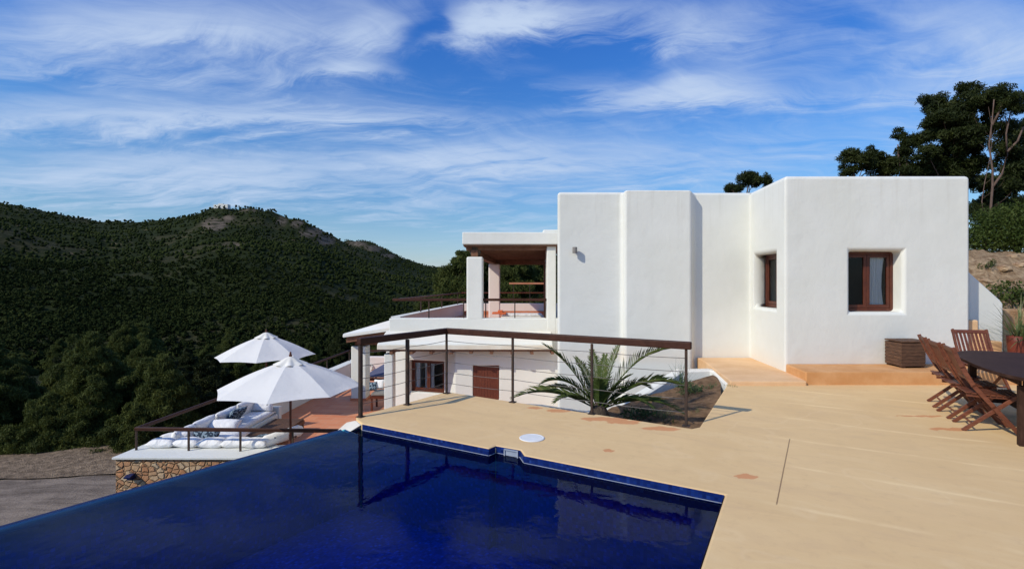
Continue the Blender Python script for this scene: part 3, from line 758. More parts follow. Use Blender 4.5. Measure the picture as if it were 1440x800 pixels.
# ------------------------------------------------------------------ deck railing
posts = [(-1.905, 6.26), (-1.445, 6.88), (-.996, 7.58), (.01, 7.02), (1.027, 6.40), (2.05, 5.86)]
rl = empty('railing', (0, 7, 0), 'brown railing with steel cables around the far corner of the pool deck', 'railing')
for ip, (x, y) in enumerate(posts):
    wp_ = .044 if ip < 2 else .030
    bm = B(); box(bm, (x, y, .452), (wp_, wp_, .9), R(-30)); box(bm, (x, y, .006), (.09, .09, .010), R(-30)); bevel(obj('post', bm, M_rust, rl), .004, 1)
bm = B()
e0 = Vector(posts[0]); e1 = Vector(posts[2]); e2 = Vector(posts[5]); ex = (e2-e1).normalized(); ey = (e0-e1).normalized()
bar(bm, (*(e0+ey*.03), .95), (*(e1-ey*.02), .95), .08, .088); o = obj('handrail', bm, M_rail, rl); bevel(o, .012, 2)
bm = B(); bar(bm, (*(e1-ex*.03), .95), (*(e2+ex*.06), .95), .08, .0895); o = obj('handrail', bm, M_rail, rl); bevel(o, .012, 2)
for z in (.16, .32, .48, .64, .80):
    bm = B(); P = [Vector((*p, z)) for p in posts]; out = []
    for i in range(len(P)-1):
        for k in range(6):
            t = k/6; q = P[i].lerp(P[i+1], t); q.z -= .010*math.sin(math.pi*t); out.append(q)
    out.append(P[-1]); tube(bm, out, .0042, 5); obj('cable', bm, M_steel, rl, smooth=True)

# ------------------------------------------------------------------ steps, platform
bm = B(); prism(bm, [(3.58, 8.16), (4.82, 8.14), (4.96, 8.6), (4.97, 9.01), (5.13, 10.69), (3.97, 10.69), (3.94, 10.2)], -.2, .07)
o = obj('entrance_platform', bm, M_ochre); bevel(o, .015, 2); tag(o, 'low ochre concrete platform in the corner between the white walls', 'platform')
bm = B(); prism(bm, [(4.84, 8.2), (9.5, 8.2), (9.5, 9.02), (4.96, 9.02)], -.1, .21)
o = obj('wall_step', bm, M_ochre_face)
bevel(o, .02, 2); tag(o, 'long ochre step along the foot of the wall with the square window', 'step')

# ------------------------------------------------------------------ planter
pw = [(3.68, 8.32, .0), (3.86, 9.30, .03), (3.74, 9.46, .04), (3.17, 9.45, .03), (2.45, 8.95, -.22), (1.70, 8.45, -.48), (1.25, 8.05, -.40), (.85, 7.75, -.28), (.50, 7.52, -.17), (.22, 7.30, -.10), (.05, 7.12, -.06)]
bm = B(); W = .11
rows = []
for i, p in enumerate(pw):
    a = Vector(pw[max(i-1, 0)][:2]); b = Vector(pw[min(i+1, len(pw)-1)][:2]); d = (b-a).normalized(); nn = Vector((-d.y, d.x)); c = Vector(p[:2])
    rows.append([bm.verts.new((*(c+nn*W), -3.2)), bm.verts.new((*(c+nn*W), p[2]-.03)), bm.verts.new((*(c+nn*W*.7), p[2])), bm.verts.new((*(c-nn*W*.7), p[2])), bm.verts.new((*(c-nn*W), p[2]-.03)), bm.verts.new((*(c-nn*W), -3.2))])
for i in range(len(rows)-1):
    for k in range(5): bm.faces.new((rows[i][k], rows[i+1][k], rows[i+1][k+1], rows[i][k+1]))
bm.faces.new(rows[0]); bm.faces.new(rows[-1][::-1]); bmesh.ops.recalc_face_normals(bm, faces=bm.faces)
o = obj('planter_wall', bm, M_plaster); tag(o, 'low white plastered wall sloping around the palm bed', 'wall')
bm = B(); n = 26; gr = {}
for i in range(n+1):
    for j in range(n+1):
        s = i/n; t = j/n
        pA = Vector((2.50, 5.95)).lerp(Vector((.0, 7.2)), s); pB = Vector((3.92, 9.35)).lerp(Vector((1.5, 8.3)), s)
        q = pA.lerp(pB, t); z = -.13-.20*(3.7-q.x)+.10*t+fbm(q.x, q.y, 2.5, 4, 6)*.05
        gr[i, j] = bm.verts.new((q.x, q.y, z))
for i in range(n):
    for j in range(n): bm.faces.new((gr[i, j], gr[i, j+1], gr[i+1, j+1], gr[i+1, j]))
bmesh.ops.recalc_face_normals(bm, faces=bm.faces)
o = obj('soil', bm, M_soil, smooth=True); o['kind'] = 'structure'

# ------------------------------------------------------------------ villa
RT = 3.62
villa = empty('villa', (4, 12, -2.65), 'white plastered flat-roofed villa with an upper porch and a lower wing', 'house')
def cut(o, boxes):
    """boolean the boxes (list of 8-vert bmesh builders) out of o and keep plain mesh"""
    bm = B()
    for f in boxes: f(bm)
    me = bpy.data.meshes.new('cutter'); bm.to_mesh(me); bm.free(); co = bpy.data.objects.new('cutter', me); C.objects.link(co)
    md = o.modifiers.new('cut', 'BOOLEAN'); md.operation = 'DIFFERENCE'; md.object = co; md.solver = 'EXACT'
    co.parent = None
    bpy.context.view_layer.update()
    dg = bpy.context.evaluated_depsgraph_get(); ev = o.evaluated_get(dg); new = bpy.data.meshes.new_from_object(ev)
    o.modifiers.remove(md); old = o.data; o.data = new; bpy.data.objects.remove(co); bpy.data.meshes.remove(old)
foot = [(.97, 10.65), (2.36, 10.65), (2.36, 10.47), (3.79, 10.47), (3.91, 10.72), (5.13, 10.72), (4.95, 9.03), (8.32, 9.03), (8.42, 15.5), (1.7, 15.5)]
bm = B(); prism(bm, foot, -3.4, RT)
wall = obj('wall', bm, M_plaster, None)
a = Vector((5.13, 10.72, 0)); b = Vector((4.95, 9.03, 0)); fd = (b-a).normalized(); ang2 = math.atan2(fd.y, fd.x)
WX0, WX1, WZ0, WZ1 = 6.135, 7.10, 1.147, 2.255
facY0, facY1 = 9.40, 10.54
def fx(y): return a.x+(b.x-a.x)*(a.y-y)/(a.y-b.y)
cx_, cy_ = fx((facY0+facY1)/2), (facY0+facY1)/2
cut(wall, [lambda q: boxb(q, WX0, WX1, 8.5, 9.35, WZ0, WZ1)])
cut(wall, [lambda q: box(q, (cx_, cy_, 1.715), (facY1-facY0, .6, 1.08), ang2)])
bevel(wall, .07, 4, 25)
cut(wall, [lambda q: boxb(q, WX0-.35, WX1+.75, 9.34, 10.25, WZ0-.2, WZ1+.1)])
wall.modifiers.remove(wall.modifiers['bevel'])
cut(wall, [lambda q: boxb(q, cx_+.28, cx_+1.0, facY0-.05, facY1+.05, WZ0-.2, WZ1+.13)])
wall.parent = villa; wall.data.transform(Matrix.Translation(-villa.location))
for p in wall.data.polygons: p.use_smooth = True
wall.data.set_sharp_from_angle(angle=R(28)) if hasattr(wall.data, 'set_sharp_from_angle') else None
wn_ = wall.modifiers.new('wn', 'WEIGHTED_NORMAL'); wn_.keep_sharp = False
# roof room a little higher behind
bm = B(); boxb(bm, 2.6, 5.4, 12.2, 15.2, 3.4, 3.86); bevel(obj('roof_parapet', bm, M_plaster, villa), .05, 3)

def window(o3, xd, w_, h_, label=None, split=True, curt=(0, 1), room=False):
    """o3: lower-left-front corner of the frame, xd: unit vector along the width; inward normal = xd rotated +90"""
    x = Vector((*xd, 0)); y = Vector((-xd[1], xd[0], 0)); z = Vector((0, 0, 1)); o3 = Vector(o3)
    def P(a_, b_, c_): return o3+x*a_+y*b_+z*c_
    an = math.atan2(xd[1], xd[0])
    def bx(bm, a0, a1, b0, b1, c0, c1): box(bm, P((a0+a1)/2, (b0+b1)/2, (c0+c1)/2), (a1-a0, b1-b0, c1-c0), an)
    bm = B(); t = .05
    bx(bm, 0, t, 0, .07, 0, h_); bx(bm, w_-t, w_, 0, .07, 0, h_); bx(bm, t, w_-t, 0, .07, 0, t+.01); bx(bm, t, w_-t, 0, .07, h_-t, h_)
    win = obj('window', bm, M_mahog, villa); bevel(win, .006, 1)
    if label: win['label'] = label
    bm = B(); s = .055; m_ = w_/2
    for (l, r_) in ((t+.003, m_-.002), (m_+.002, w_-t-.003)):
        bx(bm, l, l+s, .015, .06, t+.013, h_-t-.003); bx(bm, r_-s, r_, .015, .06, t+.013, h_-t-.003)
        bx(bm, l+s, r_-s, .015, .06, t+.013, t+.02+s); bx(bm, l+s, r_-s, .015, .06, h_-t-s, h_-t-.003)
    so = obj('sash', bm, M_mahog, win); bevel(so, .005, 1)
    bm = B(); bm.faces.new([bm.verts.new(P(*q_)) for q_ in ((t+.03, .038, t+.03), (w_-t-.03, .038, t+.03), (w_-t-.03, .038, h_-t-.03), (t+.03, .038, h_-t-.03))]); obj('pane', bm, M_glass, win)
    for (c0, c1) in curt:
        bm = B(); n = 26; R0 = []; 
        for i in range(n+1):
            u_ = c0+(c1-c0)*i/n
            row = []
            for k in range(6):
                q = k/5; sq = 1-.22*math.sin(math.pi*q)*((u_-(c0+c1)/2)/(c1-c0)+.5 if c0 > .3 else .0)
                uu = c0+(u_-c0)*sq
                row.append(bm.verts.new(P(uu*w_, .095+.014*math.sin(i*1.35)+.006*math.sin(i*.5+k), h_*q)))
            R0.append(row)
        for i in range(n):
            for k in range(5): bm.faces.new((R0[i][k], R0[i+1][k], R0[i+1][k+1], R0[i][k+1]))
        obj('curtain', bm, M_curtain, win, smooth=True)
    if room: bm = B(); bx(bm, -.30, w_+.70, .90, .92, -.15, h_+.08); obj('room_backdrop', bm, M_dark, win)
    return win
# right square window (frame set back .24)
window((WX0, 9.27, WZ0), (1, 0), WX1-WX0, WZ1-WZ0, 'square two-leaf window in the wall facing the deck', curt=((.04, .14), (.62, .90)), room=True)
# window in the left-facing wall
pL = Vector((fx(facY1), facY1)); nI = Vector((-fd.y, fd.x))
if nI.x < 0: nI = -nI
xd = Vector((fd.x, fd.y))
wp = pL+nI*.235+xd*.02
window((*wp, 1.175), (xd.x, xd.y), facY1-facY0-.035, 1.08, 'narrow-looking window in the wall facing left', curt=((.45, .97),))
# wall lamp
bm = B(); X_, Y_, Z_ = px(808, 10.58), 10.58, 1.7+(396-351)/700*10.58
tube(bm, [(X_, Y_+.06, Z_-.02), (X_, Y_-.03, Z_-.03)], .03, 12)
tube(bm, [(X_, Y_-.04, Z_-.08), (X_, Y_-.04, Z_+.05)], [.05, .05], 14); obj('wall_lamp', bm, M_grey, villa, smooth=False)

# --- left wing
PY = 14.6
def pz(y_, Y): return 1.7-(y_-396)/700*Y
# lower block walls
lowf = [(px(640, 14.6), 14.6), (1.6, 14.6), (1.75, 20), (-4.15, 20), (-4.15, 16.4), (-4.1, 16.4), (px(627, 15.8), 15.8)]
bm = B(); prism(bm, lowf, -3.2, .02)
lw = obj('lower_wall', bm, M_plaster, None)
sx0, sx1 = px(665, 14.6), px(702, 14.6)
wlx0, wlx1 = px(574, 16.0), px(626.5, 16.0)
lw_front = lambda X: 16.4+(X+4.1)/(px(627, 15.8)+4.1)*(15.8-16.4)
ldir = (Vector((px(627, 15.8), 15.8))-Vector((-4.1, 16.4))).normalized()
lz0, lz1 = pz(552, 16.0), pz(507, 16.0)
cc = Vector(((wlx0+wlx1)/2, 0)); cc.y = lw_front(cc.x)
cut(lw, [lambda q: boxb(q, sx0, sx1, 14.2, 14.75, pz(562, 14.6), pz(514, 14.6)),
         lambda q: box(q, (cc.x, cc.y, (lz0+lz1)/2), ((wlx1-wlx0), 2.4, lz1-lz0), math.atan2(ldir.y, ldir.x))])
lw.parent = villa; lw.data.transform(Matrix.Translation(-villa.location)); bevel(lw, .03, 2, 25)
bm = B(); n = 9; H0, H1 = pz(562, 14.6)+.005, pz(514, 14.6)-.005
for i in range(n):
    x0 = sx0+.01+(sx1-sx0-.02)*i/n; boxb(bm, x0+.004, x0+(sx1-sx0-.02)/n-.004, 14.62, 14.66, H0, H1)
boxb(bm, sx0+.01, sx1-.01, 14.655, 14.70, H0, H1)
sh = obj('shutter', bm, M_shutter, villa)
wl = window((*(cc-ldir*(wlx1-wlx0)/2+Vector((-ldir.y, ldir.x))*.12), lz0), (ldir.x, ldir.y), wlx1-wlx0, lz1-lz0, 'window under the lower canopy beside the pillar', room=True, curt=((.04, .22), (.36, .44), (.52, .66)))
# open shutter leaf
bm = B(); box(bm, (wlx0-.08, lw_front(wlx0)-.06, (lz0+lz1)/2), (.06, .05, lz1-lz0+.02), 0); obj('open_shutter', bm, M_rust, villa)
# canopy along the wing
cx0 = px(530, 14.1); cl = [(cx0, 14.1), (1.15, 14.1), (1.15, 14.62), (px(548, 14.6)-.1, 14.62)]
bm = B(); prism(bm, cl, [pz(491, 14.1)]*2+[pz(488, 14.5)]*2, [pz(484, 14.1)]*2+[pz(465, 14.6)]*2)
o = obj('canopy', bm, M_plaster, villa); bevel(o, .02, 2)
bm = B(); boxb(bm, cx0+.01, 1.15, 14.075, 14.10, pz(491.5, 14.1), pz(485, 14.1)); o = obj('canopy_edge', bm, M_cream, villa); bevel(o, .01, 1)
bm = B(); prism(bm, [(cx0+.06, 14.14), (1.15, 14.14), (1.15, 16.3), (cx0+.06, 16.3)], -.28, -.235); obj('soffit', bm, M_oldwood, villa)
for k, u in enumerate((550, 578, 606, 634, 662, 691, 720, 748, 777)):
    X = px(u, 14.15); bm = B(); boxb(bm, X-.045, X+.045, 14.13, 15.7, -.36, -.282); obj('rafter', bm, M_oldwood, villa)
# lower pillars
bm = B(); boxb(bm, px(540, 14.2), px(552.5, 14.2), 14.2, 14.55, -3.2, -.365); bevel(obj('pillar', bm, M_plaster, villa), .03, 3)
bm = B(); P0 = (px(493.5, 18.2), 18.2); boxb(bm, P0[0], px(514.5, 18.2), 18.2, 18.75, -2.648, pz(487, 18.2)); bevel(obj('pillar', bm, M_plaster, villa), .04, 3)
bm = B(); boxb(bm, P0[0]-.02, px(514.5, 18.2)+.02, 18.18, 18.77, -2.645, -2.56); obj('pillar_base', bm, M_terraedge, villa)
bm = B(); boxb(bm, P0[0]+.1, px(514.5, 18.2)-.08, 18.3, 18.65, pz(487, 18.2)-.01, pz(478.5, 18.2)); obj('capital', bm, M_darkwood, villa)
# side porch roof rising to the right
r0 = [(px(482, 17.7), 17.7), (px(543, 17.7), 17.7), (-3.9, 17.7), (-3.9, 19.0), (px(547, 18.9), 18.9), (px(483, 18.9), 18.9)]
zt = [pz(470.5, 17.7), pz(463, 17.7), pz(458, 17.7), pz(449, 19), pz(450.5, 18.9), pz(469, 18.9)]
bm = B(); prism(bm, r0, [z-.10 for z in zt], zt); o = obj('side_porch_roof', bm, M_plaster, villa); bevel(o, .02, 2)
r1 = [(px(487, 17.8), 17.8), (px(543, 17.8), 17.8), (-3.9, 17.8), (-3.9, 19.0), (px(547, 18.9), 18.9), (px(487, 18.9), 18.9)]
bm = B(); prism(bm, r1, [z-.30 for z in zt], [z-.105 for z in zt]); obj('beam', bm, M_oldwood, villa)
bm = B(); boxb(bm, -5.75, -4.0, 18.25, 18.5, -.62, -.36); obj('beam', bm, M_oldwood, villa)

# --- upper terrace: slab + parapets + porch
ptz = pz(447.5, PY); UL = px(547, PY)
bm = B()
boxb(bm, UL, 1.5, PY+.001, PY+.30, .022, ptz)
o = obj('parapet', bm, M_plaster, villa); bevel(o, .03, 3)
bm = B(); prism(bm, [(UL+.02, PY+.31), (1.5, PY+.31), (1.6, 24.2), (-2.55, 24.2)], .022, .14); obj('upper_floor', bm, M_terra, villa)
fr = Vector((px(645, 23.6), 23.6)); nr = Vector((UL, PY+.31))
bm = B(); prism(bm, [tuple(nr), (nr.x+.24, nr.y), (fr.x+.24, fr.y), tuple(fr)], -.4, ptz); o = obj('parapet', bm, M_pink, villa)
bm = B(); prism(bm, [(nr.x-.02, nr.y), (nr.x+.26, nr.y), (fr.x+.26, fr.y), (fr.x-.02, fr.y)], ptz+.003, ptz+.03); obj('parapet_coping', bm, M_plaster, villa)
bm = B(); boxb(bm, fr.x, 2.2, 23.9, 24.2, -.5, ptz+.02); obj('parapet', bm, M_pink, villa)
bm = B(); boxb(bm, fr.x+.25, 2.0, 23.55, 23.88, .142, .30); obj('coping_step', bm, M_terraedge, villa)
# lower masonry under upper terrace reaching back
bm = B(); prism(bm, [(-3.3, 20.02), (1.7, 20.02), (1.8, 24.1), (-2.6, 24.1)], -3.2, .018); obj('rear_wall', bm, M_plaster, villa)
# pillars
zc_ = pz(361, PY)
bm = B(); boxb(bm, px(656, PY), px(679, PY), PY-.004, PY+.46, ptz-.05, zc_); o = obj('pillar', bm, M_plaster, villa); bevel(o, .05, 3)
bm = B(); boxb(bm, px(687, 21), px(703, 21), 21, 21.45, .14, pz(371, 21)); o = obj('pillar', bm, M_pink, villa); bevel(o, .05, 3)
bm = B(); boxb(bm, px(769, PY), px(781, PY)+.02, PY-.006, PY+.5, .025, pz(344, PY)); o = obj('pillar', bm, M_plaster, villa); bevel(o, .03, 3)
bm = B(); tube(bm, [(px(668, PY), PY+.22, zc_-.01), (px(668, PY), PY+.22, pz(354, PY)), (px(667, PY), PY+.22, pz(346, PY))], [.12, .17, .15], 9); obj('capital', bm, M_darkwood, villa)
# porch roof
rz0, rz1 = pz(344.5, PY), pz(327, PY)
bm = B(); prism(bm, [(px(650, PY-.15), PY-.15), (1.5, PY-.15), (1.8, 22.3), (px(683, 22.3)-.35, 22.3)], rz0+.003, rz1); o = obj('porch_roof', bm, M_plaster, villa); bevel(o, .03, 3)
bm = B(); boxb(bm, px(764, PY), 1.6, PY, 17, rz1-.01, pz(323, PY)); bevel(obj('roof_parapet', bm, M_plaster, villa), .03, 2)
bm = B(); prism(bm, [(px(652, PY), PY-.08), (1.4, PY-.08), (1.7, 22.2), (px(684, 22.2)-.25, 22.2)], rz0-.045, rz0); obj('ceiling_boards', bm, M_oldwood, villa)
for i in range(13):
    y = PY+.1+i*.58; bm = B(); boxb(bm, px(655, PY)+.35*(i/13), 1.5, y, y+.12, rz0-.15, rz0-.047); obj('rafter', bm, M_oldwood, villa)
bm = B(); bar(bm, (px(667, PY), PY+.05, rz0-.24), (px(695, 21.2), 21.9, rz0-.24), .2, .18); obj('beam', bm, M_oldwood, villa)
bm = B(); bar(bm, (px(690, 21.4)-.1, 21.7, rz0-.25), (1.65, 21.7, rz0-.25), .2, .18); obj('beam', bm, M_oldwood, villa)
bm = B(); boxb(bm, px(765, 21.6), px(770, 21.6), 21.6, 21.8, .14, rz0-.35); obj('door_jamb', bm, M_oldwood, villa)
# upper railing
zr = pz(421.5, PY+.1)
ra = Vector((px(552, PY+.1), PY+.12)); rb = Vector((px(770, PY+.1), PY+.12)); rc = Vector((px(645, 23.6)-.1, 23.6))
bm = B(); bar(bm, (*ra, zr), (*rb, zr), .07, .075); bevel(obj('rail', bm, M_rail, villa), .01, 1)
bm = B(); bar(bm, (ra.x+.1, ra.y+.3, zr), (fr.x+.1, 23.4, zr), .06, .06); obj('rail', bm, M_mahog, villa)
bm = B(); bar(bm, (fr.x+.1, 23.95, zr), (2.0, 23.95, zr), .06, .06); obj('rail', bm, M_mahog, villa)
for u in (603, 652, 683, 724, 767):
    bm = B(); boxb(bm, px(u, PY+.1)-.016, px(u, PY+.1)+.016, PY+.10, PY+.135, ptz-.02, zr-.03); obj('rail_post', bm, M_rust, villa)
for i in range(3):
    q = Vector((ra.x+.1, ra.y+.3)).lerp(Vector((fr.x+.1, 23.4)), (i+.8)/3); bm = B(); boxb(bm, q.x-.02, q.x+.02, q.y-.02, q.y+.02, ptz+.02, zr-.025); obj('rail_post', bm, M_rust, villa)
# far handrail on slope behind
hr = empty('far_handrail', (px(740, 27), 27, 0), 'thin reddish handrail seen far behind the upper porch', 'railing')
bm = B(); bar(bm, (px(716, 27), 27, pz(398.5, 27)), (px(772, 27), 27, pz(398.5, 27)), .07, .09); obj('rail', bm, M_terraedge, hr)
for u in (722, 745, 768):
    bm = B(); X = px(u, 27); boxb(bm, X-.02, X+.02, 26.98, 27.02, pz(398, 27)-5.5, pz(399, 27)); obj('post', bm, M_rust, hr)
# things on the porch
t = empty('porch_sofa', (px(735, 17.6), 17.6, .14), 'low white day sofa with an orange throw on the upper porch', 'sofa')
bm = B(); boxb(bm, px(705, 17.6), px(764, 17.6), 17.2, 18.0, .142, .50); bevel(obj('base', bm, M_plaster, t), .03, 2)
bm = B(); boxb(bm, px(707, 17.6), px(762, 17.6), 17.25, 17.95, .502, .575); bevel(obj('mattress', bm, M_cushion, t), .03, 3)
th = B(); boxb(th, px(692, 17.3), px(712, 17.3), 17.15, 17.7, .578, .63); boxb(th, px(700, 17.3), px(707, 17.3), 17.2, 17.6, .632, .70)
o = obj('orange_throw', th, varied('orange_cloth', (.62, .12, .04), (.75, .20, .07), 5), None); bevel(o, .02, 2); tag(o, 'bright orange throw heaped on the porch sofa', 'throw')

# ------------------------------------------------------------------ lower lounge terrace
FZ = -2.65; CZ = -1.95
LE0 = Vector((-8.32, 10.34)); LE1 = Vector((-7.55, 23.4))
bm = B(); prism(bm, [(-8.1, 10.6), (-2.2, 10.6), (-2.2, 9.0), (2.5, 9.0), (2.5, 15), (-3, 23.2), (-7.5, 23.2)], FZ-.2, FZ)
o = obj('lower_terrace', bm, M_terra); o['kind'] = 'structure'
sw = empty('stone_wall', (-8, 10.4, -5), 'ochre rubble stone retaining wall with a broad white top around the lounge terrace', 'wall')
bm = B(); prism(bm, [(LE0.x+.05, LE0.y+.05), (-2.3, LE0.y+.05), (-2.3, 10.7), (-7.98, 10.7), (-7.32, 23.1), (LE1.x+.05, 23.35)], -5.0, CZ-.045)
obj('stone_face', bm, M_stone, sw)
bm = B(); prism(bm, [tuple(LE0), (-2.3, LE0.y-.02), (-2.3, 11.15), (-7.75, 11.15), (-7.2, 23.0), (-5.2, 23.0), (-5.2, 23.4), tuple(LE1)], CZ-.042, CZ)
o = obj('white_top', bm, M_plaster, sw); bevel(o, .012, 2)
bm = B(); boxb(bm, -8.0, -7.9, 22.9, 23.2, FZ, CZ-.05); 
bm.free()
bm = B(); X, Z = px(182.5, 10.3), pz(671, 10.3); box(bm, (X, 10.33, Z), (.10, .10, .11)); box(bm, (X, 10.26, Z+.03), (.13, .10, .03), 0, R(20)); obj('wall_light', bm, M_navy, sw)
bm = B(); prism(bm, [(-7.975, 10.705), (-2.32, 10.705), (-2.32, 11.12), (-7.76, 11.12), (-7.21, 23.0), (-7.315, 23.0)], FZ-.1, CZ-.046); obj('inner_face', bm, M_plaster, sw)
# far parapet of the terrace
bm = B(); boxb(bm, -7.1, -1.5, 22.6, 22.95, FZ-.1, -1.72); o = obj('far_parapet', bm, M_pink, None); bevel(o, .03, 2); tag(o, 'pinkish white parapet at the far end of the terracotta terrace', 'wall')
bm = B(); tube(bm, [(px(512+6*math.cos(a_/10*math.pi), 21.9), 22.55, pz(512-5*math.sin(a_/10*math.pi)+8, 21.9)) for a_ in range(-3, 13)], .035, 8)
o = obj('wall_ring', bm, M_plaster, None, smooth=True); tag(o, 'pale plaster ring on the far parapet behind the lone pillar', 'ornament')
# lounge railing
lr = empty('terrace_railing', (-8.1, 10.8, CZ), 'low brown metal railing along the stone wall of the lounge terrace', 'railing')
RZ = -1.49; c0 = Vector((-8.15, 10.80)); c1 = Vector((-7.52, 23.0)); fr_end = Vector((-2.6, 10.62))
bm = B(); bar(bm, (*(c0+Vector((-.03, 0))), RZ), (*fr_end, RZ), .06, .075); bevel(obj('handrail', bm, M_rail, lr), .01, 1)
bm = B(); bar(bm, (*c0, RZ), (*c1, RZ), .06, .074); bevel(obj('handrail', bm, M_rail, lr), .01, 1)
bm = B(); bar(bm, (*c1, RZ), (-5.2, 23.0, RZ), .06, .073); bevel(obj('handrail', bm, M_rail, lr), .01, 1)
for t_ in (0, .209, .414, .62, .83):
    p = c0.lerp(fr_end, t_); bm = B(); boxb(bm, p.x-.017, p.x+.017, p.y-.017, p.y+.017, CZ, RZ-.03); obj('post', bm, M_rust, lr)
for i in (6, 8, 10):
    p = c0.lerp(c1, i/10); bm = B(); boxb(bm, p.x-.02, p.x+.02, p.y-.02, p.y+.02, CZ, RZ-.03); obj('post', bm, M_rust, lr)
# built-in bench
bn = empty('corner_bench', (-7.5, 12, FZ), 'white built-in corner bench inside the stone wall', 'bench')
bm = B(); prism(bm, [(-7.74, 11.16), (-6.3, 11.16), (-6.3, 12.1), (-7.02, 12.1), (-6.96, 14.8), (-7.70, 14.8)], FZ, -2.22); bevel(obj('seat_base', bm, M_plaster, bn), .02, 2)
bm = B(); boxb(bm, -7.72, -6.93, 14.81, 15.0, FZ, -2.03); bevel(obj('end_wall', bm, M_plaster, bn), .03, 3)
def pillow(name, c, size, rz=0, rx=0, ry=0, mt=None, label='', cat='cushion', group=None, pinch=.40, n=12):
    bm = B(); L, Wd, H = size
    grid = {}
    for s in (1, -1):
        for i in range(n+1):
            for j in range(n+1):
                u_ = i/n*2-1; v_ = j/n*2-1
                e = (1-abs(u_)**2.6)*(1-abs(v_)**2.6); e = max(0, e)**pinch
                k = 1-.10*(1-abs(u_))*(abs(v_)**4); k2 = 1-.10*(1-abs(v_))*(abs(u_)**4)
                if s == -1 and (i in (0, n) or j in (0, n)): grid[s, i, j] = grid[1, i, j]; continue
                grid[s, i, j] = bm.verts.new((u_*L/2*k2, v_*Wd/2*k, s*H/2*e*(1+.08*math.sin(u_*5+c[0]*9)*math.cos(v_*4))))
        for i in range(n):
            for j in range(n):
                f = [grid[s, i, j], grid[s, i+1, j], grid[s, i+1, j+1], grid[s, i, j+1]]
                bm.faces.new(f if s == 1 else f[::-1])
    M = Matrix.Translation(c) @ Matrix.Rotation(rz, 4, 'Z') @ Matrix.Rotation(ry, 4, 'Y') @ Matrix.Rotation(rx, 4, 'X')
    o = obj(name, bm, mt or M_cushion, None, smooth=True); o.data.transform(Matrix.Translation((0, 0, 0)))
    o.matrix_world = M; tag(o, label, cat, group); return o
G1 = 'white cushions around the corner bench'
pillow('seat_mattress', (-7.37, 13.15, -2.15), (.78, 3.25, .20), pinch=.22, label='long white mattress on the left run of the corner bench', cat='mattress')
pillow('seat_mattress', (-6.98, 11.82, -2.02), (1.15, .80, .26), rz=R(6), pinch=.3, label='thick folded white mattress at the corner where the two bench runs meet', cat='mattress')
# back cushions leaning on left wall
pillow('cushion', (-7.64, 14.2, -1.90), (.46, .98, .24), ry=R(-68), label='large white back cushion at the far end of the left bench', group=G1)
pillow('cushion', (-7.34, 14.60, -1.90), (.72, .42, .24), rx=R(72), label='white end cushion leaning on the low end wall of the bench', group=G1)
pillow('cushion', (-7.66, 13.22, -1.90), (.46, .95, .24), ry=R(-64), label='white back cushion behind the navy floral cushion', group=G1)
pillow('cushion', (-7.66, 12.28, -1.88), (.46, .88, .24), ry=R(-66), label='white back cushion along the middle of the left wall', group=G1)
pillow('cushion', (-7.62, 11.45, -1.86), (.46, .75, .24), ry=R(-60), label='white back cushion in the corner of the bench', group=G1)
pillow('cushion', (-7.22, 12.45, -1.92), (.80, .40, .26), rz=R(4), rx=R(38), label='white cushion propped across the left bench in front of its middle', group=G1)
pillow('patterned_cushion', (-7.38, 13.3, -1.86), (.50, .52, .17), ry=R(-50), rz=R(-14), mt=M_pattern, label='navy floral cushion propped near the middle of the left bench')
pillow('patterned_cushion', (-7.36, 12.9, -1.99), (.42, .45, .14), ry=R(-18), rz=R(-15), mt=M_pattern, label='navy floral cushion lying flat beside the upright one')
pillow('patterned_cushion', (-7.05, 11.46, -1.88), (.62, .42, .17), rx=R(62), rz=R(4), mt=M_pattern, label='blue floral cushion standing in the front corner of the bench')
pillow('cushion', (-7.62, 11.35, -1.85), (.6, .5, .2), rx=R(-28), rz=R(20), label='white pillow slumped in the front left corner by the railing post', group=G1)
xs = [(-7.72, 'leftmost flat white cushion on the wall top behind the railing'), (-7.17, 'second flat white cushion from the left on the wall top'), (-6.62, 'third flat white cushion from the left on the wall top'), (-6.10, 'fourth flat white cushion from the left on the wall top'), (-5.66, 'rightmost flat white cushion on the wall top, next to the bolster')]
for i, (x, lb) in enumerate(xs):
    pillow('cushion', (x, 11.03+.02*(i % 2), -1.86), (.60, .36, .20), rz=R((3, -4, 2, 5, -2)[i]), label=lb, group=G1)
pillow('small_cushion', (-5.5, 11.2, -1.78), (.5, .22, .09), rz=R(-3), mt=M_pattern, label='narrow dark patterned cushion on the flat cushions under the railing')
bm = B(); tube(bm, [(-5.50, 10.98, -1.86), (-5.46, 11.04, -1.84), (-5.02, 11.72, -1.80), (-4.98, 11.78, -1.80)], [.09, .13, .13, .09], 16)
o = obj('bolster', bm, M_cushion, None, smooth=True); tag(o, 'round white bolster at the right end of the front bench', 'bolster')
# low table
lt = empty('low_table', (-6.5, 13.7, FZ), 'large low brown wooden table in front of the corner bench', 'table')
bm = B()
for i in range(9): boxb(bm, -6.92+i*.093, -6.92+i*.093+.088, 12.7, 14.55, -2.34, -2.30)
obj('top', bm, M_coffee, lt)
bm = B()
for (x0, x1, y0, y1) in ((-6.93, -6.07, 12.69, 12.74), (-6.93, -6.07, 14.52, 14.57), (-6.93, -6.88, 12.745, 14.515), (-6.12, -6.07, 12.745, 14.515)): boxb(bm, x0, x1, y0, y1, -2.44, -2.345)
obj('apron', bm, M_oldwood, lt)
for x in (-6.88, -6.12):
    for y in (12.74, 14.52):
        bm = B(); boxb(bm, x-.035, x+.035, y-.035, y+.035, FZ+.001, -2.44); obj('leg', bm, M_oldwood, lt)
